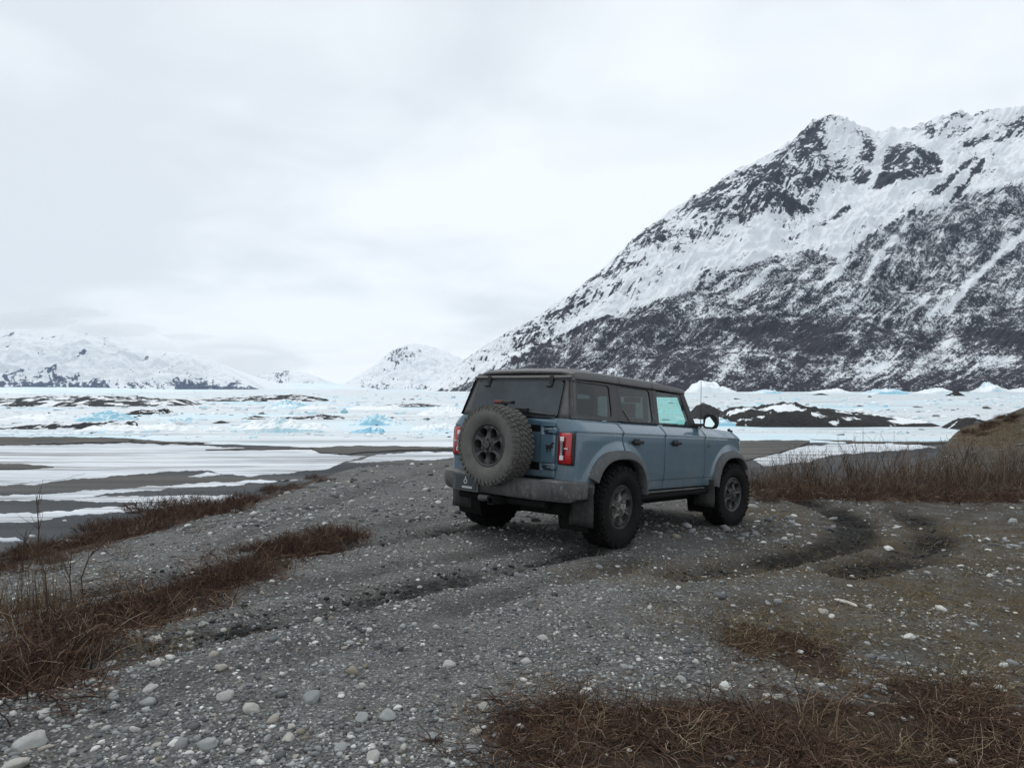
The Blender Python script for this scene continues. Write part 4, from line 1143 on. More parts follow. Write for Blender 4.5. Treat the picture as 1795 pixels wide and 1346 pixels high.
def tyre(parent, mt, mtread, R=.434, W=.30, tread_name='tread'):
    h = W / 2
    c0 = .10                                       # tyre centre lies behind the rim face
    prof = [(.232, c0 - .112), (.246, c0 - .128), (.285, c0 - h - .002), (.335, c0 - h - .008), (.375, c0 - h + .002), (.398, c0 - h + .012), (.412, c0 - h + .030), (.418, c0 - h + .06), (.420, c0), (.418, c0 + h - .06),
            (.412, c0 + h - .03), (.398, c0 + h - .012), (.335, c0 + h + .008), (.246, c0 + .128), (.232, c0 + .112)]
    ty_o = MB().lathe(prof, 80).build('tyre', mt, parent, sharp=60)
    # raised rings and blocks on the sidewall
    tr = MB(); n_ = 46
    def block(th, y0, y1, r0, r1, w0, w1, tw=0.0):
        P = []
        for (r, w) in ((r0, w0), (r1, w1)):
            for (y, t_) in ((y0, 0), (y1, tw)):
                for sgn in (-1, 1):
                    a = th + (sgn * w / 2) / r + t_; P.append((r * math.cos(a), y, r * math.sin(a)))
        tr.add(P, [(0, 1, 3, 2), (4, 6, 7, 5), (0, 4, 5, 1), (2, 3, 7, 6), (0, 2, 6, 4), (1, 5, 7, 3)])
    for k in range(n_):
        th = 2 * math.pi * k / n_; st = 2 * math.pi / n_
        long_ = k % 2
        for sg in (-1, 1):
            e0 = c0 + sg * (h - .004 - .012 * long_)
            block(th, e0, c0 + sg * .092, .400, R - .004, .040, .036, .0)                        # shoulder lug
            block(th, c0 + sg * (h - .006), c0 + sg * (h + .002), .375 - .012 * long_, .408, .026, .034)  # lug foot on the sidewall
            block(th + st * .5, c0 + sg * .084, c0 + sg * .046, .41, R, .040, .036, .035 * sg)
            block(th + st * (.1 if sg > 0 else .6), c0 + sg * .040, c0 + sg * .004, .41, R, .043, .039, .03 * sg)
    tr.build(tread_name, mtread, parent, smooth=False, fix=True)
    return ty_o

def make_wheel(dusty):
    w = rim_face(M_RIM, None)
    lug_nuts(w)
    tyre(w, M_TYRE_D if dusty else M_TYRE, M_TREAD_D if dusty else M_TYRE)
    b = MB(); b.lathe([(.0, .085), (.165, .085), (.17, .10), (.165, .115), (0, .115)], 40); b.build('brake_disc', M_STEEL, w, sharp=40)
    b = MB(); b.lathe([(.0, .125), (.222, .125), (.222, .135), (.0, .135)], 30); b.build('wheel_barrel', M_GAP, w)
    return w
def copy_tree(o, parent):
    c = o.copy(); col.objects.link(c); c.parent = parent
    for ch in o.children: copy_tree(ch, c)
    return c
w0 = make_wheel(False)
w0.parent = car
RIM_Y = .955
# a mud-caked rim on the near rear wheel
_m = Mat('muddy_rim', 0.75); _P = _m.obj()
_s = _m.nt.nodes.new('ShaderNodeSeparateXYZ'); _m.nt.links.new(_P, _s.inputs[0])
_r = _m.math('SQRT', _m.math('ADD', _m.math('MULTIPLY', _s.outputs[0], _s.outputs[0]), _m.math('MULTIPLY', _s.outputs[2], _s.outputs[2])))
_f = _m.math('MULTIPLY', _m.ramp(_r, [(0.07, 1.0), (0.19, 0.12)]), _m.ramp(_m.noise(_P, 16, 5, .7), [(0.38, 0.1), (0.6, 1.0)]))
_m.set('Base Color', _m.mix(_f, (0.022, 0.022, 0.023), (0.30, 0.29, 0.27)))
m_mud = _m.m
spots = [(0.0, -1, 0), (2.95, -1, -7), (0.0, 1, 0), (2.95, 1, -7)]
for i, (x, s, st) in enumerate(spots):
    w = w0 if i == 0 else copy_tree(w0, car)
    spin = [20, 43, 5, 61][i]
    w.matrix_local = Matrix.Translation((x, s * RIM_Y, .434)) @ Matrix.Rotation(math.radians(st), 4, 'Z') @ Matrix.Rotation(0 if s < 0 else math.pi, 4, 'Z') @ Matrix.Rotation(math.radians(spin), 4, 'Y')
w0['label'] = 'near rear wheel with pale mud caked on its rim'
me = w0.data.copy(); me.materials.clear(); me.materials.append(m_mud); w0.data = me
sp = make_wheel(True); sp.name = 'spare_wheel'; sp.parent = car
sp.matrix_local = Matrix.Translation((-1.045, .005, 1.024)) @ Matrix.Scale(.972, 4) @ Matrix.Rotation(math.radians(-90), 4, 'Z') @ Matrix.Rotation(math.radians(30), 4, 'Y')
sp['label'] = 'spare wheel with dusty grey tyre hung on the tailgate'
t = MB(); t.lathe([(0, -.75), (.16, -.75), (.14, -.92), (0, -.92)], 24, 'X', (0, .01, 1.02)); t.box((-.74, .01, 1.02), (.06, .36, .36)); t.build('spare_carrier', M_BLACK, car, sharp=30)
# high brake light on a post above the spare
t = MB(); t.box((-.86, -.02, 1.478), (.06, .24, .036)); t.tube([(-.86, -.02, 1.47), (-.80, -.02, 1.36), (-.74, -.02, 1.25)], .022, 8)
hb = t.build('high_brake_light', M_BLACK, car, bevel=.006)
MB().box((-.893, .05, 1.481), (.012, .12, .028)).build('red_lens', Mat('dull_red_lens', 0.4).set('Base Color', (0.16, 0.02, 0.022)).m, hb, bevel=.004)

# ---- rear bumper, plate, hitch
path = [(-.455, .930), (-.53, .942), (-.62, .945), (-.70, .935), (-.78, .90), (-.845, .84), (-.885, .76), (-.905, .66), (-.912, .60), (-.945, .55), (-.950, .45), (-.952, .25), (-.952, 0)]
full = path + [(x, -y) for x, y in path[-2::-1]]
sec = [(.20, .716), (.035, .718), (.008, .700), (0.0, .66), (.002, .60), (.016, .545), (.045, .510), (.10, .498), (.20, .498)]
V = []; N_ = len(full)
for i, (x, y) in enumerate(full):
    a = Vector(full[max(i - 1, 0)]); b = Vector(full[min(i + 1, N_ - 1)]); d = (b - a).normalized(); nrm = Vector((d.y, -d.x))
    if nrm.dot(Vector((x + .2, y))) < 0: nrm = -nrm
    mid = abs(y) < .56
    for off, z in sec:
        zz_ = z - (.012 if (mid and z > .69) else 0) + (.02 if (abs(y) > .9 and z < .52) else 0)
        V.append((x - nrm.x * off, y - nrm.y * off, zz_))
m_ = len(sec)
bp = MB().add(V, [(i * m_ + j, (i + 1) * m_ + j, (i + 1) * m_ + j + 1, i * m_ + j + 1) for i in range(N_ - 1) for j in range(m_ - 1)] + [tuple(range(m_)), tuple((N_ - 1) * m_ + j for j in range(m_))])
bpo = bp.build('rear_bumper', M_BUMP, car, sharp=26)
t = MB(); t.box((-.962, .372, .605), (.03, .36, .19)); t.box((-.945, .372, .695), (.06, .40, .02)); t.box((-.945, .565, .605), (.05, .03, .20)); t.build('plate_frame', M_BUMP, bpo, bevel=.008)
pm = Mat('plate_paint', 0.4).set('Base Color', (0.030, 0.040, 0.050)).m
pl_ = MB().box((-.981, .372, .607), (.006, .305, .155)).build('licence_plate', pm, car, bevel=.003)
pw = Mat('plate_print', 0.5).set('Base Color', (0.55, 0.57, 0.58)).m
t = MB(); y_ = .42
for i in range(9):
    w_ = [.018, .012, .020, .016, .020, .012, .018, .014, .02][i]; t.box((-.9845, y_ - w_ / 2, .553), (.002, w_ * .8, .022)); y_ -= w_
t.build('plate_text', pw, pl_, smooth=False)
t = MB(); t.lathe([(.017, -.9848), (.026, -.9848), (.026, -.983), (.017, -.983)], 16, 'X', (0, .372, .615), close=True); t.box((-.9845, .372, .650), (.002, .012, .03)); t.build('plate_emblem', pw, pl_, smooth=False)
t = MB()
for a in ((0, .033), (0, -.033), (.033, 0), (-.033, 0)):
    t.box((-.93, -.055 + a[0], .455 + a[1]), (.24, .076 if a[0] == 0 else .010, .010 if a[0] == 0 else .076))
t.tube([(-.80, -.6, .46), (-.80, .6, .46)], .045, 10); t.build('tow_hitch', M_UNDER, car, bevel=.003)
t = MB(); t.tube([(-.97, .135, .47), (-.97, .04, .47)], .028, 10); t.tube([(-.96, .17, .462), (-.96, .09, .462)], .036, 10); t.build('trailer_socket', M_FLARE, car, sharp=40)
for s in (-1, 1):
    for x, name, z0 in ((-.562, 'rear', .262), (2.32, 'front', .30)):
        V = []; w0_, w1_ = .69, .985
        for zi in range(7):
            z = z0 + (.66 - z0) * zi / 6
            for yi in range(5):
                y = w0_ + (w1_ - w0_) * yi / 4
                V.append((x + .04 * ((z - .5) / .3) ** 2 * (1 if z < .5 else -.3) + .012 * math.sin(yi * 1.4 + zi), s * y, z))
        MB().add(V, [(i * 5 + j, i * 5 + j + 1, (i + 1) * 5 + j + 1, (i + 1) * 5 + j) for i in range(6) for j in range(4)]).build('mud_flap', M_FLAP, car, solid=.014)
# front bumper
t = MB(); t.box((3.58, 0, .70), (.20, 1.46, .20)); t.box((3.50, .78, .70), (.20, .30, .17)); t.box((3.50, -.78, .70), (.20, .30, .17)); t.build('front_bumper', M_BUMP, car, bevel=.03, seg=3)
for s in (-1, 1):
    MB().lathe([(0, .02), (.085, .015), (.10, 0), (.11, -.03)], 28, 'X', (3.49, s * .62, 1.02)).build('headlight', M_WHITE_LENS, car)

# ---- running gear
t = MB(); t.tube([(0, -.75, .40), (0, .75, .40)], .055, 12); t.lathe([(0, -.13), (.10, -.11), (.15, 0), (.10, .11), (0, .13)], 16, 'Y', (0, .05, .40)); t.build('rear_axle', M_UNDER, car, sharp=50)
t = MB(); t.tube([(2.95, -.75, .42), (2.95, .75, .42)], .05, 12); t.box((2.95, 0, .42), (.4, .6, .14)); t.build('front_axle', M_UNDER, car)
t = MB(); t.tube([(-.62, -.70, .435), (-.62, -.16, .435)], [.085, .095], 16); t.tube([(-.62, -.12, .44), (-.5, .2, .46)], .03, 8); t.build('exhaust', M_UNDER, car, sharp=40)
t = MB()
for s in (-1, 1): t.tube([(.12, s * .60, .38), (.02, s * .62, .80)], .045, 10)
t.box((-.30, 0, .58), (.72, 1.5, .10)); t.box((1.4, 0, .44), (1.6, .8, .10)); t.box((.62, .2, .43), (.7, .5, .14)); t.box((2.6, 0, .56), (1.2, 1.0, .2))
t.build('chassis', M_UNDER, car, smooth=False)

# ---- cabin
def seat(x, y, w, name='seat'):
    t = MB()
    t.box((x + .22, y, .86), (.50, w, .16)); t.box((x - .06, y, 1.14), (.14, w * .96, .52), Matrix.Rotation(math.radians(-12), 3, 'Y'))
    so = t.build(name, M_SEAT, car, bevel=.04, seg=3)
    for yy in ([0] if w < .7 else [-.36, .36]):
        t = MB(); t.box((x - .135, y + yy, 1.49), (.09, .25, .17)); t.tube([(x - .12, y + yy - .06, 1.33), (x - .13, y + yy - .06, 1.45)], .008, 6); t.tube([(x - .12, y + yy + .06, 1.33), (x - .13, y + yy + .06, 1.45)], .008, 6)
        t.build('headrest', M_SEAT, so, bevel=.03, seg=3)
seat(1.12, -.38, .52); seat(1.12, .38, .52); seat(.20, 0, 1.25, 'rear_seat')
t = MB(); t.box((1.93, 0, 1.14), (.36, 1.56, .26)); t.box((1.80, -.02, 1.27), (.06, .30, .16)); t.build('dashboard', M_SEAT, car, bevel=.03)
t = MB()
ring = []
for k in range(25):
    a = 2 * math.pi * k / 24; ring.append((1.62 + .065 * math.sin(a), .38 + .185 * math.cos(a), 1.235 + .172 * math.sin(a)))
t.tube(ring, .016, 8, cap=False); t.tube([(1.62, .21, 1.235), (1.62, .55, 1.235)], .014, 6); t.tube([(1.63, .38, 1.22), (1.85, .38, 1.16)], .035, 8); t.box((1.63, .38, 1.23), (.04, .13, .11)); t.build('steering_wheel', M_BLACK, car, sharp=40)
t = MB(); t.box((1.80, 0, 1.66), (.03, .24, .07)); t.tube([(1.80, 0, 1.70), (1.85, 0, 1.74)], .01, 6); t.build('rear_view_mirror', M_BLACK, car, bevel=.012)
t = MB()
for s in (-1, 1): t.tube([(1.00, s * .66, .6), (1.02, s * .655, 1.40), (1.06, s * .60, 1.73)], .032, 8); t.tube([(.2, s * .66, .6), (.22, s * .655, 1.40), (.26, s * .60, 1.73)], .03, 8)
t.tube([(1.06, -.6, 1.735), (1.06, .6, 1.735)], .03, 8); t.tube([(.26, -.6, 1.735), (.26, .6, 1.735)], .03, 8); t.build('roll_bar', M_UNDER, car, sharp=50)

# ---- door mirrors, antenna
for s in (-1, 1):
    t = MB(); cx_, cy_ = 2.13, .985
    P = rounded([(cy_ - .085, 1.325), (cy_ + .075, 1.318), (cy_ + .105, 1.40), (cy_ + .095, 1.495), (cy_ - .02, 1.515), (cy_ - .085, 1.48)], .04)
    V = [(cx_ - .045, s * p.x, p.y) for p in P] + [(cx_ - .035, s * p.x, p.y) for p in P] + [(cx_ + .03, s * (cy_ + (p.x - cy_) * .96), 1.41 + (p.y - 1.41) * .96) for p in P] + [(cx_ + .085, s * (cy_ + (p.x - cy_) * .70), 1.41 + (p.y - 1.41) * .72) for p in P]
    n_ = len(P); f = []
    for r in range(3): f += [(r * n_ + k, r * n_ + (k + 1) % n_, (r + 1) * n_ + (k + 1) % n_, (r + 1) * n_ + k) for k in range(n_)]
    f += [tuple(range(n_)), tuple(3 * n_ + k for k in range(n_))]
    t.add(V, f)
    t.extrude([(2.05, s * .79, 1.345), (2.17, s * .79, 1.345), (2.17, s * .93, 1.350), (2.08, s * .93, 1.350)], (0, 0, .035))
    mo = t.build('door_mirror', M_BLACK, car, sharp=40)
    G = [(cx_ - .062 + .20 * (p.y - 1.41) + .22 * (p.x - cy_), s * (cy_ + .012 + (p.x - cy_) * .62), 1.405 + (p.y - 1.41) * .68) for p in P]
    MB().add(G, [tuple(range(len(G)))]).build('mirror_glass', M_MIRROR, mo, smooth=False)
t = MB(); t.tube([(2.27, -.78, ztop(2.3) - .01), (2.27, -.78, ztop(2.3) + .05)], [.016, .010], 10); t.tube([(2.27, -.78, ztop(2.3) + .05), (2.24, -.78, 1.955)], [.005, .003], 6)
t.build('antenna', M_BLACK, car)
# ================================================================== ICE ON THE LAKE
def mound(name, prof, vb, depth, mat, seed, crag=0.25, steep=1.0, z0=None, nu=70, nd=22, floor=LAKE_Z):
    """prof: (u, v_top) skyline in photograph pixels; vb: pixel row of its near foot; depth: metres from front to back"""
    p = np.array(prof, float)
    y0 = (floor + 0.1 - CAM_Z) * F_PX / (V_HOR - vb)
    yc = y0 + depth * 0.5
    us = np.linspace(p[0, 0], p[-1, 0], nu)
    vt = np.interp(us, p[:, 0], p[:, 1])
    h = np.maximum((CAM_Z - (vt - V_HOR) / F_PX * yc) - floor, 0.02)
    w = np.linspace(0, 1, nd)[:, None]
    bell = np.clip(np.sin(np.pi * w), 0, 1) ** (0.75 / steep)
    X = (us - U0) / F_PX * yc + 0 * w
    ends = np.clip(np.minimum(us - us[0], us[-1] - us) / (0.12 * (us[-1] - us[0]) + 1e-6), 0, 1) ** .5
    Y = y0 + depth * (0.5 + (w - 0.5) * (0.25 + 0.75 * ends)[None])
    sc = max(h.max(), 0.3)
    nz = fbm(X / (sc * 2.2), Y / (sc * 2.2), 4, seed, .6); rz = ridged(X / (sc * 1.3), Y / (sc * 1.8), 4, seed + 4, .6)
    Z = floor - 0.15 + (h[None] + 0.15) * bell * (1 + crag * (0.7 * nz + 0.5 * rz + 0.5 * fbm(X / (sc * .55), Y / (sc * .9), 3, seed + 6, .6))) 
    tone = 0.5 + 0.75 * fbm(X / (sc * 3.0), Y / (sc * 1.2) + Z / sc * .8, 5, seed + 9, .6)
    o = mesh_obj(name, np.stack([X, Y, Z], -1).reshape(-1, 3), grid_faces(nd, nu), mat, attrs=dict(tone=tone.ravel(), rel=((Z - floor) / sc).ravel()), sharp=None)
    return o

def ice_mat(name, blue, cover):
    m = Mat(name, 0.35); P = m.pos()
    nz = m.n('ShaderNodeSeparateXYZ', {0: m.n('ShaderNodeNewGeometry', out='Normal')}, out=2)
    n1 = m.noise(P, 0.9, 5, 0.65)
    f = m.math('ADD', m.math('MULTIPLY', nz, 0.55), m.math('ADD', m.math('MULTIPLY', m.attr('tone'), 0.5), m.math('MULTIPLY', n1, 0.35)))
    m.set('Base Color', m.mix(m.ramp(f, [(cover, 0.0), (cover + 0.22, 1.0)]), m.mix(n1, tuple(.8 * c for c in blue), blue), (0.80, 0.835, 0.85)))
    m.bump(n1, 0.7, 0.4)
    return m.m
M_ICE = [ice_mat('pale_berg_ice', (0.50, 0.74, 0.81), 0.62), ice_mat('blue_berg_ice', (0.33, 0.64, 0.78), 0.80), ice_mat('deep_blue_ice', (0.20, 0.54, 0.74), 0.92), ice_mat('white_berg_ice', (0.62, 0.76, 0.82), 0.50)]
def debris_mat(name, dark, lo, hi):
    m = Mat(name, 0.9); P = m.pos()
    n1 = m.noise(P, 0.5, 5, 0.7)
    f = m.math('ADD', m.attr('tone'), m.math('MULTIPLY', m.math('SUBTRACT', n1, 0.5), 0.5))
    dk = m.ramp(m.noise(P, 1.6, 5, 0.7), [(0.3, tuple(.45 * c for c in dark)), (0.7, tuple(1.5 * c for c in dark))])
    m.set('Base Color', m.mix(m.ramp(f, [(lo, 0.0), (hi, 1.0)]), dk, (0.78, 0.81, 0.83)))
    m.bump(n1, 0.7, 0.5); return m.m
M_DEB = debris_mat('debris_on_ice', (0.035, 0.035, 0.036), 0.55, 0.60)
M_DEB_BARE = debris_mat('bare_debris', (0.035, 0.035, 0.036), 0.80, 0.88)
M_DEB_MIX = debris_mat('debris_and_snow', (0.04, 0.042, 0.045), 0.50, 0.60)

BERGS = [  # skyline, foot row, depth, ice, label
    ([(408, 758), (415, 748), (440, 744), (470, 741), (500, 738), (520, 740), (535, 746), (560, 745), (580, 752), (590, 758)], 759, 9, 0, 'long pale blue iceberg with a low dome left of the vehicle'),
    ([(612, 744), (640, 735), (662, 728), (680, 734), (700, 741), (708, 745)], 746, 12, 1, 'wedge shaped blue iceberg on the lake left of the vehicle'),
    ([(606, 760), (625, 755), (650, 752), (672, 754), (676, 760)], 760, 5, 2, 'low deep blue ice slab in front of the wedge shaped iceberg'),
    ([(0, 736), (30, 731), (60, 728), (90, 727), (112, 733), (118, 736)], 737, 14, 0, 'low pale iceberg near the left edge of the lake'),
    ([(146, 738), (165, 728), (185, 723), (210, 727), (224, 738)], 739, 14, 1, 'small humped blue iceberg below the dark debris mound'),
    ([(470, 717), (490, 708), (505, 706), (530, 708), (542, 716)], 717, 26, 1, 'distant blue iceberg beyond the long pale dome'),
    ([(515, 716), (545, 711), (575, 712), (590, 716)], 717, 26, 0, 'distant pale ice block right of the distant blue iceberg'),
    ([(130, 757), (160, 750), (200, 747), (240, 749), (300, 746), (340, 750), (352, 757)], 758, 7, 3, 'broad white ice hummock above the brown gravel bar'),
    ([(720, 752), (745, 746), (775, 744), (800, 748), (815, 753)], 754, 8, 0, 'pale iceberg close to the left of the spare wheel'),
    ([(730, 726), (760, 718), (790, 716), (830, 722), (850, 728)], 728, 18, 3, 'white ice ridge behind the left side of the vehicle roof'),
    ([(352, 757), (370, 750), (392, 749), (405, 757)], 758, 6, 3, 'small white ice lump left of the long pale iceberg'),
    ([(280, 742), (300, 737), (330, 736), (345, 741)], 743, 10, 1, 'small blue ice ridge right of the dark debris mound'),
    ([(600, 718), (630, 713), (660, 714), (690, 711), (710, 717)], 718, 24, 0, 'row of distant pale ice blocks above the wedge iceberg'),
    ([(1215, 746), (1240, 737), (1290, 735), (1330, 738), (1350, 745)], 747, 10, 1, 'blue ice strip right of the door mirror before dark debris'),
    ([(1706, 688), (1722, 681), (1733, 673), (1742, 678), (1756, 683), (1768, 688)], 687, 60, 0, 'peaked pale blue iceberg at the far shore on the right'),
    ([(1768, 688), (1780, 683), (1800, 680), (1830, 685), (1840, 688)], 687, 60, 3, 'white iceberg at the far shore by the right edge'),
    ([(1202, 688), (1210, 681), (1218, 675), (1230, 672), (1242, 675), (1252, 673), (1262, 679), (1275, 682), (1290, 687)], 688, 70, 3, 'craggy white ice hill at the mountain foot behind the antenna'),
    ([(1300, 690), (1330, 686), (1345, 684), (1362, 687), (1380, 690)], 690, 50, 1, 'low blue ice block at the mountain foot near the ice hill'),
    ([(1396, 690), (1420, 687), (1450, 684), (1466, 682), (1480, 686), (1500, 690)], 689, 50, 3, 'white ice pile at the mountain foot above the debris island'),
    ([(1505, 691), (1530, 685), (1560, 683), (1580, 686), (1600, 691)], 691, 40, 1, 'flat blue ice block at the far shore mid right'),
    ([(1604, 690), (1625, 684), (1650, 682), (1672, 690)], 690, 40, 0, 'small pale ice block left of the small dark far mound'),
]
for i, (pr, vb, dp, k, lab) in enumerate(BERGS):
    o = mound('iceberg', pr, vb, dp, M_ICE[k], 500 + i * 7, crag=0.75, steep=1.6, nu=48, nd=16)
    o.data.polygons.foreach_set('use_smooth', np.zeros(len(o.data.polygons), dtype=bool))
    tag(o, lab, 'iceberg', 'icebergs frozen into the lake')

DEB = [
    ([(1206, 735), (1215, 722), (1222, 714), (1236, 711), (1248, 714), (1262, 721), (1275, 724)], 735, 16, M_DEB_BARE, 'rounded dark debris hump just right of the windscreen pillar'),
    ([(1262, 734), (1275, 722), (1300, 719), (1325, 719), (1340, 714), (1360, 711), (1385, 711), (1410, 713), (1435, 718), (1470, 722), (1500, 726), (1545, 729), (1580, 733), (1612, 739), (1625, 743), (1632, 752)], 749, 24, M_DEB, 'long dark debris covered ice island with snow patches'),
    ([(1664, 753), (1676, 740), (1690, 734), (1710, 736), (1728, 741), (1736, 753)], 754, 10, M_DEB_BARE, 'single dark debris mound beside the right hand hill'),
    ([(1658, 694), (1666, 690), (1675, 685), (1684, 690), (1690, 694)], 694, 12, M_DEB_BARE, 'tiny dark peaked mound far out on the right ice'),
    ([(1424, 692), (1440, 689.5), (1452, 692)], 692.5, 12, M_DEB_BARE, 'tiny flat dark mound far out below the mountain'),
    ([(214, 727), (230, 722), (250, 719), (262, 722), (280, 718), (292, 718), (298, 727)], 727, 14, M_DEB, 'small dark debris mound on the ice at left'),
    ([(-60, 713), (0, 700), (60, 698), (120, 697), (200, 697), (270, 700), (320, 702), (340, 711)], 713, 60, M_DEB_MIX, 'long dark debris band on the ice at far left'),
    ([(330, 705), (370, 699), (430, 697), (480, 694), (530, 694), (572, 700)], 704, 50, M_DEB_MIX, 'thinner debris band continuing right of the long one'),
    ([(-60, 753), (0, 750), (40, 747), (110, 744), (180, 741), (232, 739), (240, 742)], 752.5, 5, M_DEB_MIX, 'thin dark rubble line on the ice above the gravel bar'),
    ([(372, 742), (388, 738), (402, 742)], 742.5, 6, M_DEB_BARE, 'small flat dark rubble heap before the pale dome iceberg'),
    ([(424, 734), (448, 729), (470, 733), (520, 731), (570, 727), (598, 730), (604, 733)], 735, 9, M_DEB_MIX, 'broken rubble line behind the long pale iceberg'),
    ([(655, 713), (690, 709), (740, 708), (770, 711)], 713.5, 18, M_DEB_MIX, 'faint rubble line on the far ice near the vehicle'),
]
for i, (pr, vb, dp, mt, lab) in enumerate(DEB):
    o = mound('debris_mound', pr, vb, dp, mt, 900 + i * 5, crag=0.42, steep=1.1, nu=110)
    tag(o, lab, 'ice mound', 'debris covered ice on the lake')

# glacier front at the left and tongue in the valley
m = Mat('glacier_ice', 0.5); P = m.pos()
g1 = m.noise(m.map(P, (0.006, 0.012, 0.03)), 1.0, 6, 0.65)
m.set('Base Color', m.mix(m.ramp(g1, [(0.38, 0.0), (0.62, 1.0)]), (0.50, 0.70, 0.78), (0.78, 0.82, 0.845)))
m.bump(m.noise(P, 0.03, 5, .6), 0.6, 8.0)
M_GLAC = m.m
o = mound('glacier', [(-500, 688), (-300, 682), (-100, 680), (0, 679), (60, 679), (130, 681), (200, 683), (280, 685), (330, 688), (345, 690)], 690, 900, M_GLAC, 1300, crag=0.10, steep=3.0, nu=160, nd=30)
tag(o, 'pale blue glacier front along the far left of the lake', kind='structure')
us = np.linspace(420, 660, 80); t = np.linspace(0, 1, 40)[:, None]
Y = 3200 + 4300 * t + 0 * us; v = 690 - (690 - 671) * t ** .8 + 3 * np.abs((us - 540) / 120)[None] * t
X = (us - U0) / F_PX * Y; Z = CAM_Z - (v - V_HOR) / F_PX * Y + 4 * fbm(X / 90, Y / 200, 4, 71)
o = mesh_obj('glacier', np.stack([X, Y, Z], -1).reshape(-1, 3), grid_faces(40, 80), M_GLAC)
tag(o, 'far glacier tongue rising into the valley gap', kind='structure')

# broken ice littering the far side of the lake
def ice_rubble(n, seed):
    r = np.random.default_rng(seed)
    u = r.uniform(-80, 1880, n * 3); v = 684 + 86 * r.beta(1.1, 1.7, n * 3)
    x, y = plane_pt(u, v, LAKE_Z + .1)
    keep = fbm(x * .011, y * .028, 4, 17) + .5 * fbm(x * .05, y * .09, 2, 19) + r.normal(0, .12, len(x)) > .16
    x, y = x[keep][:n], y[keep][:n]; n = len(x)
    a = np.minimum(np.exp(r.normal(-.6, .5, n)) * np.clip(y / 230, .55, 2.0), 1.7)
    ci = None; B = V20i; J = B[None] * (1 + r.normal(0, .28, (n, 12, 1)))
    th = r.uniform(0, 6.28, n); c_, s_ = np.cos(th)[:, None], np.sin(th)[:, None]
    sx = (a * r.uniform(.8, 2.4, n))[:, None]; sy = (a * r.uniform(.6, 1.4, n))[:, None]; sz = (a * r.uniform(.22, .75, n))[:, None]
    bx, by, bz = J[..., 0] * sx, J[..., 1] * sy, J[..., 2] * sz + J[..., 0] * sz * r.normal(0, .4, (n, 1))
    V = np.stack([x[:, None] + bx * c_ - by * s_, y[:, None] + bx * s_ + by * c_, LAKE_Z + .15 + bz], -1).reshape(-1, 3)
    pal = np.array([(.80, .83, .85), (.74, .79, .82), (.62, .76, .82), (.45, .70, .80), (.30, .60, .74), (.07, .075, .08), (.16, .17, .18)])
    ci = r.choice(7, n, p=[.38, .27, .16, .07, .02, .05, .05]); C = pal[ci]
    o = mesh_obj('ice_rubble', V, (F20i[None] + (np.arange(n) * 12)[:, None, None]).reshape(-1, 3), M_RUB, smooth=False, attrs=dict(tint=np.repeat(C, 12, 0)))
    tag(o, 'broken blocks of white and turquoise ice strewn over the lake', None, None, 'stuff')
ph = (1 + 5 ** .5) / 2
V20i = np.array([(-1, ph, 0), (1, ph, 0), (-1, -ph, 0), (1, -ph, 0), (0, -1, ph), (0, 1, ph), (0, -1, -ph), (0, 1, -ph), (ph, 0, -1), (ph, 0, 1), (-ph, 0, -1), (-ph, 0, 1)]) / math.sqrt(1 + ph * ph)
F20i = np.array([(0, 11, 5), (0, 5, 1), (0, 1, 7), (0, 7, 10), (0, 10, 11), (1, 5, 9), (5, 11, 4), (11, 10, 2), (10, 7, 6), (7, 1, 8), (3, 9, 4), (3, 4, 2), (3, 2, 6), (3, 6, 8), (3, 8, 9), (4, 9, 5), (2, 4, 11), (6, 2, 10), (8, 6, 7), (9, 8, 1)])
m = Mat('ice_block', 0.5); m.set('Base Color', m.attr('tint', 'Color')); M_RUB = m.m
ice_rubble(3000, 5)
# ================================================================== BRUSH, GRASS
def tubes(P, R, tone=None):
    """P: (N, K, 3) polylines, R: (N, K) radii -> three-sided twigs"""
    N_, K, _ = P.shape
    d = P[:, -1] - P[:, 0]; d /= np.linalg.norm(d, axis=1, keepdims=True) + 1e-9
    a = np.where(np.abs(d[:, 2:3]) < 0.9, [[0, 0, 1.0]], [[1.0, 0, 0]])
    s = np.cross(d, a); s /= np.linalg.norm(s, axis=1, keepdims=True) + 1e-9; t = np.cross(s, d)
    V = np.empty((N_, K, 3, 3))
    for k in range(3):
        th = 2 * np.pi * k / 3
        V[:, :, k] = P + (s * np.cos(th) + t * np.sin(th))[:, None, :] * R[:, :, None]
    base = (np.arange(N_) * K * 3)[:, None, None]
    i = np.arange(K - 1)[None, :, None]; k = np.arange(3)[None, None, :]; k2 = (k + 1) % 3
    F = np.stack([base + i * 3 + k, base + i * 3 + k2, base + (i + 1) * 3 + k2, base + (i + 1) * 3 + k], -1).reshape(-1, 4)
    return V.reshape(-1, 3), F, (None if tone is None else np.repeat(tone, K * 3))

def twig_lines(r, base, dirs, length, K, bend, droop=0.0):
    """curving polylines from base points along dirs"""
    N_ = len(base); P = np.empty((N_, K, 3)); P[:, 0] = base
    d = dirs / np.linalg.norm(dirs, axis=1, keepdims=True)
    for k in range(1, K):
        d = d + r.normal(0, bend, (N_, 3)); d[:, 2] -= droop
        d /= np.linalg.norm(d, axis=1, keepdims=True)
        P[:, k] = P[:, k - 1] + d * (length / (K - 1))[:, None]
    return P

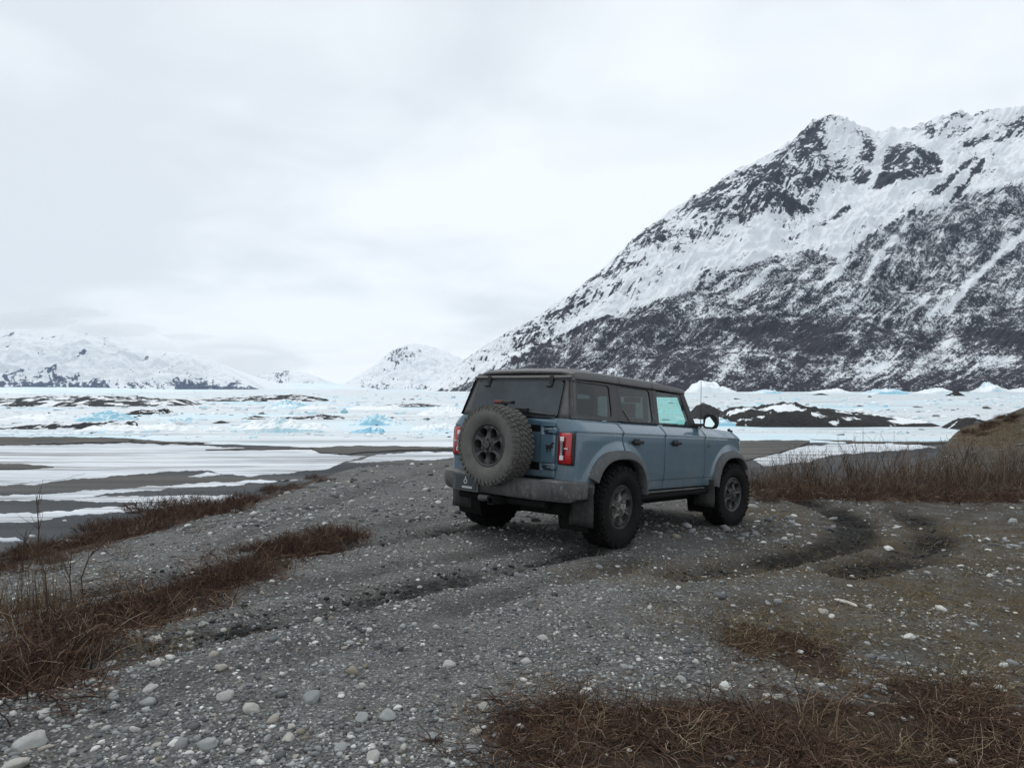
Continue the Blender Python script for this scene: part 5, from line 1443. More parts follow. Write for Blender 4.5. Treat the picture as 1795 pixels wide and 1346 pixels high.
def bark(name, cols, rough=0.85):
    m = Mat(name, rough)
    m.set('Base Color', m.ramp(m.attr('tone'), cols)); return m.m
M_BARK = bark('bare_alder_bark', [(0.0, (0.04, 0.028, 0.022)), (0.4, (0.115, 0.078, 0.058)), (0.75, (0.205, 0.15, 0.112)), (1.0, (0.33, 0.28, 0.225))])
M_RED = bark('dark_red_twigs', [(0.0, (0.026, 0.018, 0.015)), (0.45, (0.088, 0.050, 0.036)), (0.8, (0.17, 0.104, 0.068)), (1.0, (0.34, 0.275, 0.20))])
M_REED = bark('dry_reed', [(0.0, (0.05, 0.032, 0.018)), (0.5, (0.135, 0.088, 0.045)), (1.0, (0.29, 0.21, 0.12))])
M_STRAW = bark('dead_grass', [(0.0, (0.05, 0.038, 0.022)), (0.5, (0.15, 0.115, 0.066)), (1.0, (0.33, 0.27, 0.17))])

def tall_shrub(seed, n_st=24, H=1.0, spread=.35):
    r = np.random.default_rng(seed)
    base = np.stack([r.normal(0, spread * .45, n_st), r.normal(0, spread * .45, n_st), np.full(n_st, -.05)], 1)
    dirs = np.stack([base[:, 0] * .9 + r.normal(0, .20, n_st), base[:, 1] * .9 + r.normal(0, .20, n_st), np.ones(n_st)], 1)
    L = H * r.uniform(.55, 1.1, n_st); K = 7
    P = twig_lines(r, base, dirs, L, K, .10, -.01)
    R = (.0072 * r.uniform(.7, 1.3, n_st))[:, None] * np.linspace(1, .28, K)[None]
    t0 = np.clip(r.beta(1.6, 2.0, n_st), 0, 1)
    V, F, T = tubes(P, R, t0)
    nb = 7; idx = np.repeat(np.arange(n_st), nb); kk = r.integers(1, K - 1, len(idx)); fr = r.uniform(0, 1, len(idx))[:, None]
    b = P[idx, kk] * (1 - fr) + P[idx, kk + 1] * fr
    dd = P[idx, kk + 1] - P[idx, kk]; dd /= np.linalg.norm(dd, axis=1, keepdims=True); dd = dd + r.normal(0, .55, dd.shape); dd[:, 2] = np.abs(dd[:, 2]) * .8 + .25
    L2 = r.uniform(.10, .32, len(idx)) * H
    P2 = twig_lines(r, b, dd, L2, 4, .14, -.03)
    R2 = np.full(len(idx), .0034)[:, None] * np.linspace(1, .35, 4)[None]
    V2, F2, T2 = tubes(P2, R2, np.clip(t0[idx] + r.normal(0, .1, len(idx)), 0, 1))
    # dense low tangle at the foot
    nl = 70; b3 = np.stack([r.normal(0, spread, nl), r.normal(0, spread, nl), np.full(nl, 0.0)], 1)
    P3 = twig_lines(r, b3, np.stack([r.normal(0, .8, nl), r.normal(0, .8, nl), np.ones(nl)], 1), r.uniform(.15, .45, nl) * H, 4, .3)
    V3, F3, T3 = tubes(P3, np.full((nl, 4), .0045) * np.linspace(1, .4, 4), r.uniform(0, .45, nl))
    o1 = len(V); o2 = o1 + len(V2)
    return np.concatenate([V, V2, V3]), np.concatenate([F, F2 + o1, F3 + o2]), np.concatenate([T, T2, T3])

def low_shrub(seed, n=170, H=.28, spread=.36):
    r = np.random.default_rng(seed)
    rad = spread * np.sqrt(r.uniform(0, 1, n)); a = r.uniform(0, 2 * np.pi, n)
    base = np.stack([rad * np.cos(a), rad * np.sin(a), np.full(n, -.02)], 1)
    dirs = np.stack([base[:, 0] * 1.2 + r.normal(0, .6, n), base[:, 1] * 1.2 + r.normal(0, .6, n), np.full(n, .9)], 1)
    L = H * r.uniform(.5, 1.25, n) * (1.25 - .7 * rad / spread)
    P = twig_lines(r, base, dirs, L, 5, .26)
    t0 = r.beta(1.5, 2.6, n)
    V, F, T = tubes(P, np.full((n, 5), .0042) * np.linspace(1, .35, 5), t0)
    idx = np.repeat(np.arange(n), 3); kk = r.integers(1, 4, len(idx)); b = P[idx, kk]
    dd = P[idx, kk] - P[idx, kk - 1]; dd = dd / np.linalg.norm(dd, axis=1, keepdims=True) + r.normal(0, .7, dd.shape); dd[:, 2] = np.abs(dd[:, 2]) + .1
    P2 = twig_lines(r, b, dd, r.uniform(.05, .14, len(idx)), 3, .2)
    V2, F2, T2 = tubes(P2, np.full((len(idx), 3), .0024) * np.linspace(1, .5, 3), np.clip(t0[idx] + r.normal(0, .15, len(idx)), 0, 1))
    return np.concatenate([V, V2]), np.concatenate([F, F2 + len(V)]), np.concatenate([T, T2])

def proto_mesh(name, vft, mat):
    o = mesh_obj(name, vft[0], vft[1], mat, attrs=dict(tone=vft[2])); me = o.data; bpy.data.objects.remove(o); return me

prng = np.random.default_rng(101)
def place(name, me, x, y, scale, lab, cat, grp, squash=1.0, sink=0.02):
    o = bpy.data.objects.new(name, me); col.objects.link(o)
    o.location = (float(x), float(y), float(z_ground(np.array([x]), np.array([y]))[0]) - sink)
    o.rotation_euler = (float(prng.normal(0, .05)), float(prng.normal(0, .05)), float(prng.uniform(0, 6.28)))
    o.scale = (scale, scale, scale * squash)
    return tag(o, lab, cat, grp)

TALL = [proto_mesh('bare_shrub', tall_shrub(s_, 17, 1.0, .38), M_BARK) for s_ in range(6)]
LOW = [proto_mesh('low_shrub', low_shrub(40 + s_), M_RED) for s_ in range(6)]
# the band of bare brush right of the vehicle
cnt = 0
for row, (va, vb_) in enumerate(((840, 846), (850, 857), (859, 866))):
    for u in np.arange(1312, 1850, 17):
        uu = u + prng.normal(0, 7); vv = prng.uniform(va, vb_)
        if uu < 1322 and row == 2: continue
        if prng.uniform() < .30: continue
        p = gp(uu, vv)[0]
        hpx = interp(uu, [(1310, 48), (1345, 55), (1400, 78), (1430, 95), (1480, 78), (1530, 88), (1600, 78), (1660, 72), (1720, 82), (1850, 92)]) * prng.uniform(.55, 1.15) * (.95 if row < 2 else .62)
        sc = hpx / F_PX * p[1]
        place('bare_shrub', TALL[cnt % 6], p[0], p[1], sc, 'leafless brown shrub in the dense brush band right of the vehicle', 'shrub', 'bare shrubs in the band beyond the gravel on the right'); cnt += 1
# low shrubs along the near and far left strips
def strip(pts, n, spread_v, hpx, grp, lab, protos, name, jit=14):
    p = np.array(pts, float); L = np.concatenate([[0], np.cumsum(np.hypot(*np.diff(p, axis=0).T))])
    for i in range(n):
        s_ = prng.uniform(0, L[-1]); u = np.interp(s_, L, p[:, 0]) + prng.normal(0, jit); v = np.interp(s_, L, p[:, 1]) + prng.normal(0, spread_v)
        q = gp(u, v)[0]; h_ = hpx * prng.uniform(.6, 1.15)
        sc = h_ / F_PX * q[1] / .28
        place(name, protos[int(prng.integers(len(protos)))], q[0], q[1], sc * 1.0, lab, 'shrub', grp, prng.uniform(.7, 1.0))
strip([(-30, 1150), (60, 1130), (150, 1092), (250, 1062), (350, 1035), (450, 1000), (540, 962), (615, 938)], 74, 11, 34, 'low shrubs in the near left strip',
      'low dark red shrub in the brush strip left of the gravel track', LOW, 'low_shrub')
strip([(-30, 1190), (60, 1165), (120, 1120)], 16, 16, 46, 'low shrubs at the near left corner', 'low tangled red shrub near the left edge of the gravel', LOW, 'low_shrub')
strip([(-30, 1000), (60, 975), (150, 948), (230, 925), (310, 902), (400, 886), (440, 878)], 58, 7, 27, 'low shrubs along the bluff edge at left', 'low dark shrub along the bluff edge above the mud flats', LOW, 'low_shrub')
strip([(470, 868), (520, 850), (560, 836)], 9, 4, 13, 'small shrubs at the bluff crest', 'small brown shrub at the crest of the bluff left of the vehicle', LOW, 'low_shrub')
strip([(1290, 1118), (1345, 1112), (1400, 1122), (1440, 1160)], 12, 9, 26, 'small red shrubs on the open gravel', 'small red brown shrub on the open ground right of centre', LOW, 'low_shrub')
strip([(1320, 872), (1450, 872), (1600, 874), (1790, 872)], 34, 4, 16, 'low shrubs before the brush band', 'low red brown shrub at the foot of the brush band', LOW, 'low_shrub')

strip([(1695, 765), (1740, 748), (1790, 730)], 14, 5, 11, 'low shrubs on the right hand hill', 'low tan shrub on the hill at the right edge', LOW, 'low_shrub')
# taller dry stems at the left edge
def reed_clump(seed, n=60, H=.55):
    r = np.random.default_rng(seed); base = np.stack([r.normal(0, .13, n), r.normal(0, .10, n), np.full(n, -.02)], 1)
    P = twig_lines(r, base, np.stack([r.normal(0, .16, n), r.normal(0, .12, n), np.ones(n)], 1), H * r.uniform(.45, 1.1, n), 5, .05)
    return tubes(P, np.full((n, 5), .0032) * np.linspace(1, .4, 5), r.beta(2, 2, n))
REED = [proto_mesh('dry_reeds', reed_clump(70 + s_), M_REED) for s_ in range(3)]
for i, (u, v, h_, lab) in enumerate([(45, 1085, 105, 'tallest clump of dry orange reeds by the left edge'), (88, 1078, 95, 'dry orange reed clump right of the tallest reeds'), (8, 1075, 80, 'dry reed clump cut by the left edge'),
                                     (105, 1000, 46, 'small reed clump above the near strip at left'), (60, 975, 42, 'short reed clump on the far strip at left'), (130, 1068, 52, 'short reed clump beside the bare saplings')]):
    q = gp(u, v)[0]; place('dry_reeds', REED[i % 3], q[0], q[1], h_ / F_PX * q[1] / .55, lab, 'reeds', 'dry reed clumps at the left')
for i, (u, v, pts, lab) in enumerate([
        (76, 1102, [(0, 0), (.05, .18), (.02, .42), (-.06, .62)], 'dark bare sapling leaning left among the reeds'),
        (148, 1055, [(0, 0), (0, .20), (.05, .34), (.20, .50)], 'dark forked sapling right of the reeds'),
        (128, 1050, [(0, 0), (-.01, .2), (.02, .42)], 'thin straight sapling between the reeds and the forked one'),
        (68, 985, [(0, 0), (.01, .25), (-.01, .5)], 'thin upright stem on the bluff edge at far left'),
        (44, 1000, [(0, 0), (-.01, .15), (.01, .3)], 'short upright stem on the bluff edge at far left')]):
    q = gp(u, v)[0]; r = np.random.default_rng(300 + i); k = q[1] / 6.5 * 1.35
    P = np.array([[(a * k, r.normal(0, .015), b * k) for a, b in pts]])
    main = np.array([np.interp(np.linspace(0, 1, 7), np.linspace(0, 1, len(pts)), P[0, :, c]) for c in range(3)]).T[None]
    V, F, T = tubes(main, np.linspace(.0075, .002, 7)[None] * k, np.array([.12]))
    nb = 9; kk = r.integers(2, 6, nb); b = main[0, kk]; dd = main[0, kk + 1 - (kk == 6)] - main[0, kk - 1]; dd = dd / np.linalg.norm(dd, axis=1, keepdims=True) + r.normal(0, .5, (nb, 3))
    P2 = twig_lines(r, b, dd, r.uniform(.06, .22, nb) * k, 4, .12)
    V2, F2, T2 = tubes(P2, np.full((nb, 4), .0026 * k) * np.linspace(1, .4, 4), np.full(nb, .2))
    o = mesh_obj('sapling', np.concatenate([V, V2]), np.concatenate([F, F2 + len(V)]), M_BARK, attrs=dict(tone=np.concatenate([T, T2])))
    o.location = (q[0], q[1], float(z_ground(q[:1], q[1:2])[0]) - .02); tag(o, lab, 'sapling', 'bare saplings at the left')

# creeping twigs: one tangled mass nobody could count
def brush_points(n, spots, seed, vmin=0):
    r = np.random.default_rng(seed); out = []
    A = np.array([ru * rv * a for (u, v, ru, rv, a) in spots]); A /= A.sum()
    for (u, v, ru, rv, a), k in zip(spots, (A * n).astype(int)):
        th = r.uniform(0, 2 * np.pi, k); rr = np.sqrt(r.uniform(0, 1, k)) * 1.02
        out.append(np.stack([u + ru * rr * np.cos(th), np.minimum(v + rv * rr * np.sin(th), 1500)], 1))
    uv = np.concatenate(out); k_ = np.clip((uv[:, 1] - 800) / 400, .2, 1.2); uv[:, 0] += r.normal(0, 34, len(uv)) * k_; uv[:, 1] += r.normal(0, 15, len(uv)) * k_
    return gp(uv[:, 0], np.maximum(uv[:, 1], np.where(uv[:, 0] > 1640, 722, 815)))
def creeping(name, spots, n, seed, L, rad, up, lab, mat, thr=-.16):
    r = np.random.default_rng(seed); q = brush_points(n, spots, seed)
    # patchy cover
    keep = fbm(q[:, 0] * 2.1, q[:, 1] * 2.1, 3, seed + 1) + r.normal(0, .16, len(q)) > thr
    q = q[keep]; n = len(q); q[:, 2] = z_ground(q[:, 0], q[:, 1]) - .004
    dirs = np.stack([r.normal(0, 1, n), r.normal(0, 1, n), r.uniform(.0, up, n)], 1)
    P = twig_lines(r, q, dirs, L * r.uniform(.5, 1.5, n), 6, .32, .05)
    P[:, :, 2] = np.maximum(P[:, :, 2], z_ground(P[:, :, 0], P[:, :, 1]) + r.uniform(.002, .035, (n, 1)))
    P[:, 0, 2] = q[:, 2]
    V, F, T = tubes(P, rad * r.uniform(.6, 1.4, n)[:, None] * np.linspace(1, .4, 6)[None], np.clip(r.beta(1.3, 1.8, n) + .4 * (r.uniform(0, 1, n) > .90), 0, 1))
    o = mesh_obj(name, V, F, mat, attrs=dict(tone=T)); return tag(o, lab, None, None, 'stuff')
FRONT = [s_ for s_ in BRUSH_SPOTS[:8]]; LEFT = [s_ for s_ in BRUSH_SPOTS[8:20]]; RIGHT = [s_ for s_ in BRUSH_SPOTS[20:24]]
creeping('creeping_brush', FRONT, 11500, 7, .17, .0021, .26, 'tangled dead red brown creeping twigs over the near right ground', M_RED, .0)
creeping('creeping_brush', LEFT, 5200, 8, .20, .0028, .9, 'tangled dead red brown twigs along the left strips', M_RED)
creeping('creeping_brush', RIGHT, 2600, 9, .30, .005, .9, 'dead brown twigs on the ground before the brush band', M_RED)
def grass(name, spots, n, seed, L, lab):
    r = np.random.default_rng(seed); q = brush_points(n, spots, seed)
    keep = fbm(q[:, 0] * 1.6, q[:, 1] * 1.6, 3, seed + 1) + r.normal(0, .2, len(q)) > -.02
    q = q[keep]; n = len(q); q[:, 2] = z_ground(q[:, 0], q[:, 1]) - .004
    dirs = np.stack([r.normal(0, .8, n), r.normal(0, .8, n), r.uniform(.15, 1.0, n)], 1)
    P = twig_lines(r, q, dirs, L * r.uniform(.5, 1.5, n), 4, .2, .18)
    P[:, 1:, 2] = np.maximum(P[:, 1:, 2], z_ground(P[:, 1:, 0], P[:, 1:, 1]) + .004)
    V, F, T = tubes(P, .0016 * (1 + q[:, 1:2] / 9) * np.linspace(1, .3, 4)[None], r.beta(2, 2, n))
    o = mesh_obj(name, V, F, M_STRAW, attrs=dict(tone=T)); return tag(o, lab, None, None, 'stuff')
grass('dead_grass', GRASS_SPOTS[:13], 9000, 21, .07, 'thin dead straw grass over the right hand ground')
grass('dead_grass', [(1745, 760, 90, 22, 1.2)], 2600, 23, .16, 'dry orange grass covering the hill at the right edge')
grass('dead_grass', [(1345, 1110, 90, 26, 1), (1470, 1120, 110, 14, .8), (1430, 1270, 60, 16, .5), (1150, 1290, 200, 30, .3), (1700, 1230, 90, 20, .8), (180, 1015, 60, 14, .7), (260, 1130, 60, 16, 1), (330, 1085, 60, 10, 1), (1640, 1330, 200, 40, .3)], 2800, 22, .13, 'longer pale straw grass among the creeping twigs')
# ================================================================== STONES, DRIFTWOOD
m = Mat('river_stone', 0.8); P = m.obj()
rnd = m.n('ShaderNodeObjectInfo', out='Random')
n1 = m.noise(P, 2.4, 5, 0.65); n2 = m.noise(P, 14, 4, 0.7)
c = m.ramp(rnd, [(0.0, (0.20, 0.215, 0.225)), (0.3, (0.29, 0.305, 0.30)), (0.55, (0.37, 0.375, 0.36)), (0.75, (0.42, 0.40, 0.36)), (0.9, (0.30, 0.27, 0.22)), (1.0, (0.55, 0.55, 0.53))])
c = m.mix(m.ramp(m.math('ADD', m.math('MULTIPLY', n1, .6), m.math('MULTIPLY', n2, .4)), [(0.35, 0.45), (0.6, 0.0)]), c, (0.12, 0.12, 0.115))
m.set('Base Color', c); m.bump(n2, 0.25, 0.05); M_STONE = m.m
m = Mat('white_stone', 0.75); P = m.obj()
m.set('Base Color', m.ramp(m.noise(P, 3, 5, .65), [(0.3, (0.36, 0.36, 0.34)), (0.6, (0.58, 0.58, 0.55))])); M_WSTONE = m.m

def ico(sub):
    bm = bmesh.new(); bmesh.ops.create_icosphere(bm, subdivisions=sub, radius=1.0); bm.verts.ensure_lookup_table()
    V = np.array([v.co[:] for v in bm.verts]); F = np.array([[v.index for v in f.verts] for f in bm.faces]); bm.free(); return V, F
I1, I2, I3 = ico(1), ico(2), ico(3)
def stone_shape(V, seed, amp=.34):
    r = np.random.default_rng(seed); o = r.uniform(0, 90, 3)
    d = amp * (fbm(V[:, 0] * 1.1 + o[0], V[:, 1] * 1.1 + V[:, 2] * .7 + o[1], 3, seed) + .6 * gnoise(V[:, 2] * 1.5 + o[2], V[:, 0] * 1.3, seed + 3))
    W = V * (1 + d)[:, None]
    for _ in range(6):                                          # a few worn flats
        nn = r.normal(0, 1, 3); nn /= np.linalg.norm(nn); k = r.uniform(.62, .85); h_ = W @ nn
        W = W - np.maximum(h_ - k, 0)[:, None] * nn * .8
    return W
STONES = [mesh_obj('stone', stone_shape(I3[0], 700 + i), I3[1], None).data for i in range(5)] + [mesh_obj('stone', stone_shape(I2[0], 720 + i), I2[1], None).data for i in range(9)]
for me in STONES:
    me.materials.append(M_STONE)
for o in [o for o in bpy.data.objects if o.name.startswith('stone')]: bpy.data.objects.remove(o)
W_ST = [me.copy() for me in STONES[:4]]
for me in W_ST: me.materials.clear(); me.materials.append(M_WSTONE)

srng = np.random.default_rng(55)
def stone(u, v, w, lab, grp, me, flat=None, yaw=None, cat='stone'):
    q = gp(u, v, z_ground)[0]
    a = w / F_PX * q[1] * .5
    o = bpy.data.objects.new('stone', me); col.objects.link(o)
    fl = flat if flat else srng.uniform(.42, .72)
    o.scale = (a * srng.uniform(.95, 1.1), a * srng.uniform(.75, 1.15), a * fl)
    o.location = (q[0], q[1], q[2] + a * fl * srng.uniform(-.05, .30))
    o.rotation_euler = (srng.normal(0, .15), srng.normal(0, .15), yaw if yaw is not None else srng.uniform(0, 6.28))
    return tag(o, lab, cat, grp)
G_NEAR = 'loose stones on the gravel'
HERO = [(1271, 1203, 27, 'w', 'large pale rounded stone at the edge of the creeping brush'), (1254, 1212, 17, 's', 'tan stone touching the large pale rounded one'), (1401, 1142, 13, 'w', 'small white stone below the small red shrubs'),
        (1591, 1117, 26, 'w', 'flat white stone on the earth right of the red shrubs'), (969, 1214, 18, 'w', 'white stone above the left end of the creeping brush'), (1443, 1073, 19, 's', 'grey flat stone just below the driftwood'),
        (1457, 1081, 14, 'w', 'white stone below the right end of the grey flat one'), (1750, 1207, 25, 'w', 'pale stone near the right edge above the brush'), (1735, 1009, 12, 'w', 'small white stone near the right edge of the open ground'),
        (1557, 962, 18, 'w', 'flat white stone beyond the turning track'), (951, 1118, 20, 's', 'grey stone on the gravel below the near rear wheel'), (1194, 1189, 16, 's', 'grey stone left of the large pale rounded one'),
        (1541, 1208, 25, 's', 'long grey stone above the right brush'), (1710, 1203, 24, 's', 'grey flat stone left of the pale one at right'), (51, 1305, 52, 's', 'largest flat grey stone in the bottom left corner'),
        (27, 1341, 52, 's', 'large grey stone cut by the bottom left edge'), (82, 1310, 24, 's', 'pale stone right of the largest corner stone'), (99, 1175, 24, 'w', 'white stone at the edge of the left brush'),
        (195, 1162, 22, 's', 'rounded grey stone beside the left brush'), (92, 1199, 13, 's', 'small stone below the white one by the left brush'), (441, 1243, 35, 's', 'pale grey oval stone on the left gravel'),
        (546, 1224, 35, 's', 'long grey stone half sunk in the gravel left of centre'), (636, 1257, 29, 's', 'rounded pale stone left of its twin at bottom centre'), (680, 1255, 31, 's', 'rounded grey stone right of its twin at bottom centre'),
        (697, 1240, 17, 'w', 'small white stone above the two rounded twins'), (394, 1220, 31, 's', 'grey slab stone above the pale oval one'), (263, 1205, 27, 's', 'grey slab stone on the left gravel below the brush'),
        (655, 1327, 33, 's', 'blue grey stone at the bottom below the rounded twins'), (408, 1255, 18, 's', 'small tan stone below the pale grey oval'), (367, 1306, 31, 's', 'pale grey stone near the bottom left of centre'),
        (275, 1304, 17, 's', 'small pale stone left of the bottom pale grey one'), (513, 1272, 17, 's', 'round tan stone left of the rounded twins'), (339, 1068, 12, 'w', 'small white stone at the upper edge of the left gravel'),
        (337, 1004, 14, 'w', 'white stone in the near left brush strip'), (330, 923, 13, 'w', 'white stone on the lower track at left'), (478, 1020, 13, 'w', 'white stone under the right end of the brush strip'),
        (234, 1106, 26, 's', 'bluish flat stone at the brush edge at left'), (273, 1123, 23, 's', 'pale stone right of the bluish flat one'), (355, 1094, 15, 's', 'pale stone among rubble by the brush strip'),
        (787, 1163, 28, 's', 'pale grey stone in the middle of the gravel'), (847, 1237, 23, 's', 'grey stone on the gravel above the brush left end'), (1391, 905, 12, 'w', 'white stone beside the dark turning track'),
        (1683, 992, 13, 'w', 'small white stone on the earth at right'), (261, 1232, 29, 's', 'brown grey slab stone below the grey slab at left'), (507, 1293, 23, 's', 'grey stone near the bottom left of the twins'), (1239, 944, 10, 'w', 'small white stone near the front wheel')]
hero_uv = np.array([(h[0], h[1]) for h in HERO], float)
for i, (u, v, w, k, lab) in enumerate(HERO):
    stone(u, v, w, lab, G_NEAR, W_ST[i % 4] if k == 'w' else STONES[i % 5])
# countable smaller stones
n_ok = 0
while n_ok < 235:
    u = srng.uniform(-10, 1800); v = 870 + 480 * srng.uniform() ** .62
    q = gp(u, v)[0]
    br = blob_field(q[:1], q[1:2], BRUSH_SPOTS)[0]
    if br > .55 and srng.uniform() < .9: continue
    if np.min(np.hypot(hero_uv[:, 0] - u, (hero_uv[:, 1] - v) * 1.6)) < 26: continue
    if u > 900 and srng.uniform() < .45: continue
    cl = q - CAR_O; loc = CAR_M.T @ cl
    if -.9 < loc[0] < 3.6 and abs(loc[1]) < 1.15: continue
    w = np.clip(7 + srng.exponential(4.2) * (v - 800) / 400, 7, 24)
    if u > 900: lab = 'small pale stone scattered on the earth and gravel right of centre'; g_ = 'small scattered stones on the right'
    else: lab = 'small grey stone scattered on the gravel left of centre'; g_ = 'small scattered stones on the left'
    stone(u, v, w, lab, g_, STONES[5 + n_ok % 9] if srng.uniform() < .8 else W_ST[n_ok % 4]); n_ok += 1
for me in STONES[5:]:
    if not me.users: bpy.data.meshes.remove(me)

# the gravel itself: small pebbles nobody could count
def pebbles(name, n, dmin, dmax, power, size, lab, shape, seed, cover, ang=.70):
    r = np.random.default_rng(seed)
    t = r.uniform(0, 1, n); k = 1 - power
    y = (dmin ** k + t * (dmax ** k - dmin ** k)) ** (1 / k)
    x = y * r.uniform(-ang * 1.12, ang * 1.12, n)
    cov = fbm(x * .8, y * .8, 3, 141) + .6 * fbm(x * 2.7, y * 2.7, 2, 143) + r.normal(0, .25, n)
    br = blob_field(x, y, BRUSH_SPOTS) ; rt = sstep(-.2, 2.6, x - .18 * y + .8 * fbm(x * .9, y * .9, 4, 41))
    _, wet = rut_field(x, y)
    loc = (np.stack([x, y, 0 * x], 1) - CAR_O * [1, 1, 0]) @ CAR_M
    under = (np.abs(loc[:, 0] * 1.0) < .33) | (np.abs(loc[:, 0] - 2.95) < .33); under &= np.abs(np.abs(loc[:, 1]) - .86) < .2
    keep = (cov > cover + .34 * rt) & (r.uniform(0, 1, n) > .93 * np.clip(br * 1.3, 0, 1)) & (r.uniform(0, 1, n) > .95 * wet) & ~under
    zs = z_smooth(x, y); keep &= zs > LAKE_Z + 1.5
    x, y = x[keep], y[keep]; n = len(x); z = z_ground(x, y)
    a = size * np.exp(r.normal(0, .42, n)) * (1 + .04 * y)
    B, Fb = shape; nv = len(B)
    sx = a * r.uniform(.8, 1.35, n); sy = a * r.uniform(.7, 1.1, n); sz = a * r.uniform(.38, .75, n)
    th = r.uniform(0, 2 * np.pi, n); c_, s_ = np.cos(th), np.sin(th)
    J = 1 + r.normal(0, .19, (n, nv))
    bx = B[None, :, 0] * sx[:, None] * J; by = B[None, :, 1] * sy[:, None] * J; bz = B[None, :, 2] * sz[:, None] * J
    tl = r.normal(0, .2, (n, 1)); bz = bz + bx * tl
    V = np.stack([x[:, None] + bx * c_[:, None] - by * s_[:, None], y[:, None] + bx * s_[:, None] + by * c_[:, None], (z + sz * .25)[:, None] + bz], -1).reshape(-1, 3)
    F = (Fb[None] + (np.arange(n) * nv)[:, None, None]).reshape(-1, 3)
    pal = np.array([(.06, .061, .063), (.095, .098, .10), (.13, .135, .137), (.18, .185, .185), (.25, .255, .25), (.34, .335, .315), (.46, .455, .43), (.16, .14, .11), (.10, .11, .125)])
    ci = r.choice(len(pal), n, p=[.09, .14, .18, .19, .17, .10, .045, .055, .03])
    C = 1.35 * pal[ci] * np.exp(r.normal(0, .16, (n, 1)))
    o = mesh_obj(name, V, F, M_PEB, attrs=dict(tint=np.repeat(C, nv, 0))); tag(o, lab, None, None, 'stuff')
    return n
m = Mat('pebble', 0.85)
m.set('Base Color', m.mix(m.ramp(m.noise(m.pos(), 160, 3, .7), [(0.35, .35), (0.65, 0.0)]), m.attr('tint', 'Color'), (0.06, 0.06, 0.06))); M_PEB = m.m
ICO0 = (np.array([v for v in I1[0]]), I1[1])
bm = bmesh.new(); bmesh.ops.create_icosphere(bm, subdivisions=1, radius=1.0); bm.free()
V20 = I1[0][:12]; hull = None
# plain icosahedron for the small ones
ph = (1 + 5 ** .5) / 2
V20 = np.array([(-1, ph, 0), (1, ph, 0), (-1, -ph, 0), (1, -ph, 0), (0, -1, ph), (0, 1, ph), (0, -1, -ph), (0, 1, -ph), (ph, 0, -1), (ph, 0, 1), (-ph, 0, -1), (-ph, 0, 1)]) / math.sqrt(1 + ph * ph)
F20 = np.array([(0, 11, 5), (0, 5, 1), (0, 1, 7), (0, 7, 10), (0, 10, 11), (1, 5, 9), (5, 11, 4), (11, 10, 2), (10, 7, 6), (7, 1, 8), (3, 9, 4), (3, 4, 2), (3, 2, 6), (3, 6, 8), (3, 8, 9), (4, 9, 5), (2, 4, 11), (6, 2, 10), (8, 6, 7), (9, 8, 1)])
pebbles('gravel', 66000, 1.6, 13, 1.15, .0062, 'fine grey gravel chips covering the ground', (V20, F20), 31, -.25)
pebbles('gravel', 2400, 1.7, 12, 1.1, .0115, 'larger grey pebbles lying among the gravel', (I1[0], I1[1]), 32, -.05)
pebbles('gravel', 11000, 8, 34, 1.3, .018, 'pale gravel chips on the far part of the track', (V20, F20), 33, -.1)

# dark clods thrown up along the ruts
r = np.random.default_rng(77); cx_, cy_ = [], []
for pts, amp in [r_ for r_ in RUTS if r_[1] > .7]:
    L = np.concatenate([[0], np.cumsum(np.hypot(*np.diff(pts, axis=0).T))]); k = int(900 * amp); s_ = r.uniform(0, L[-1], k)
    cx_.append(np.interp(s_, L, pts[:, 0]) + r.normal(0, .13, k)); cy_.append(np.interp(s_, L, pts[:, 1]) + r.normal(0, .13, k))
x, y = np.concatenate(cx_), np.concatenate(cy_)
loc = (np.stack([x, y, 0 * x], 1) - CAR_O * [1, 1, 0]) @ CAR_M
k = ~(((np.abs(loc[:, 0]) < .36) | (np.abs(loc[:, 0] - 2.95) < .36)) & (np.abs(np.abs(loc[:, 1]) - .86) < .22)) & (gnoise(x * 1.6, y * 1.6, 5) > -.1); x, y = x[k], y[k]; n = len(x)
a = .0085 * np.exp(r.normal(0, .45, n)); J = a[:, None, None] * (1 + r.normal(0, .2, (n, 12, 1))) * V20[None] * np.array([1.2, 1.1, .7])
V = (J + np.stack([x, y, z_ground(x, y) + a * .25], 1)[:, None]).reshape(-1, 3)
o = mesh_obj('earth_clods', V, (F20[None] + (np.arange(n) * 12)[:, None, None]).reshape(-1, 3), M_PEB, smooth=False, attrs=dict(tint=np.repeat(np.full((n, 3), .026) * np.exp(r.normal(0, .3, (n, 1))), 12, 0)))
tag(o, 'dark damp clods thrown up along the wheel ruts', None, None, 'stuff')

# driftwood and sticks
m = Mat('bleached_wood', 0.8); P = m.obj()
m.set('Base Color', m.ramp(m.noise(m.map(P, (3, 40, 40)), 1.0, 4, .6), [(0.3, (0.34, 0.32, 0.28)), (0.6, (0.58, 0.56, 0.51))])); M_DRIFT = m.m
def stick(u, v, lpx, ang, rad, lab, mat, cat, name, seed, bend=.08):
    q = gp(u, v, z_ground)[0]; L = lpx / F_PX * q[1]; r = np.random.default_rng(seed)
    t_ = np.linspace(-.5, .5, 9); pts = np.stack([t_ * L, bend * L * np.cos(t_ * 3) + r.normal(0, .01 * L, 9), np.full(9, rad * .7)], 1)
    rr = rad * (1 - .45 * np.abs(t_) ** 1.0) * (1 + r.normal(0, .10, 9)); rr[0] *= .55; rr[-1] *= .5
    mb = MB(); mb.tube([tuple(p) for p in pts], list(rr), 10); o = mb.build(name, mat, None, sharp=60)
    o.location = q; o.rotation_euler = (0, 0, math.radians(ang)); o.scale = (1, 1, .75)
    return tag(o, lab, cat)
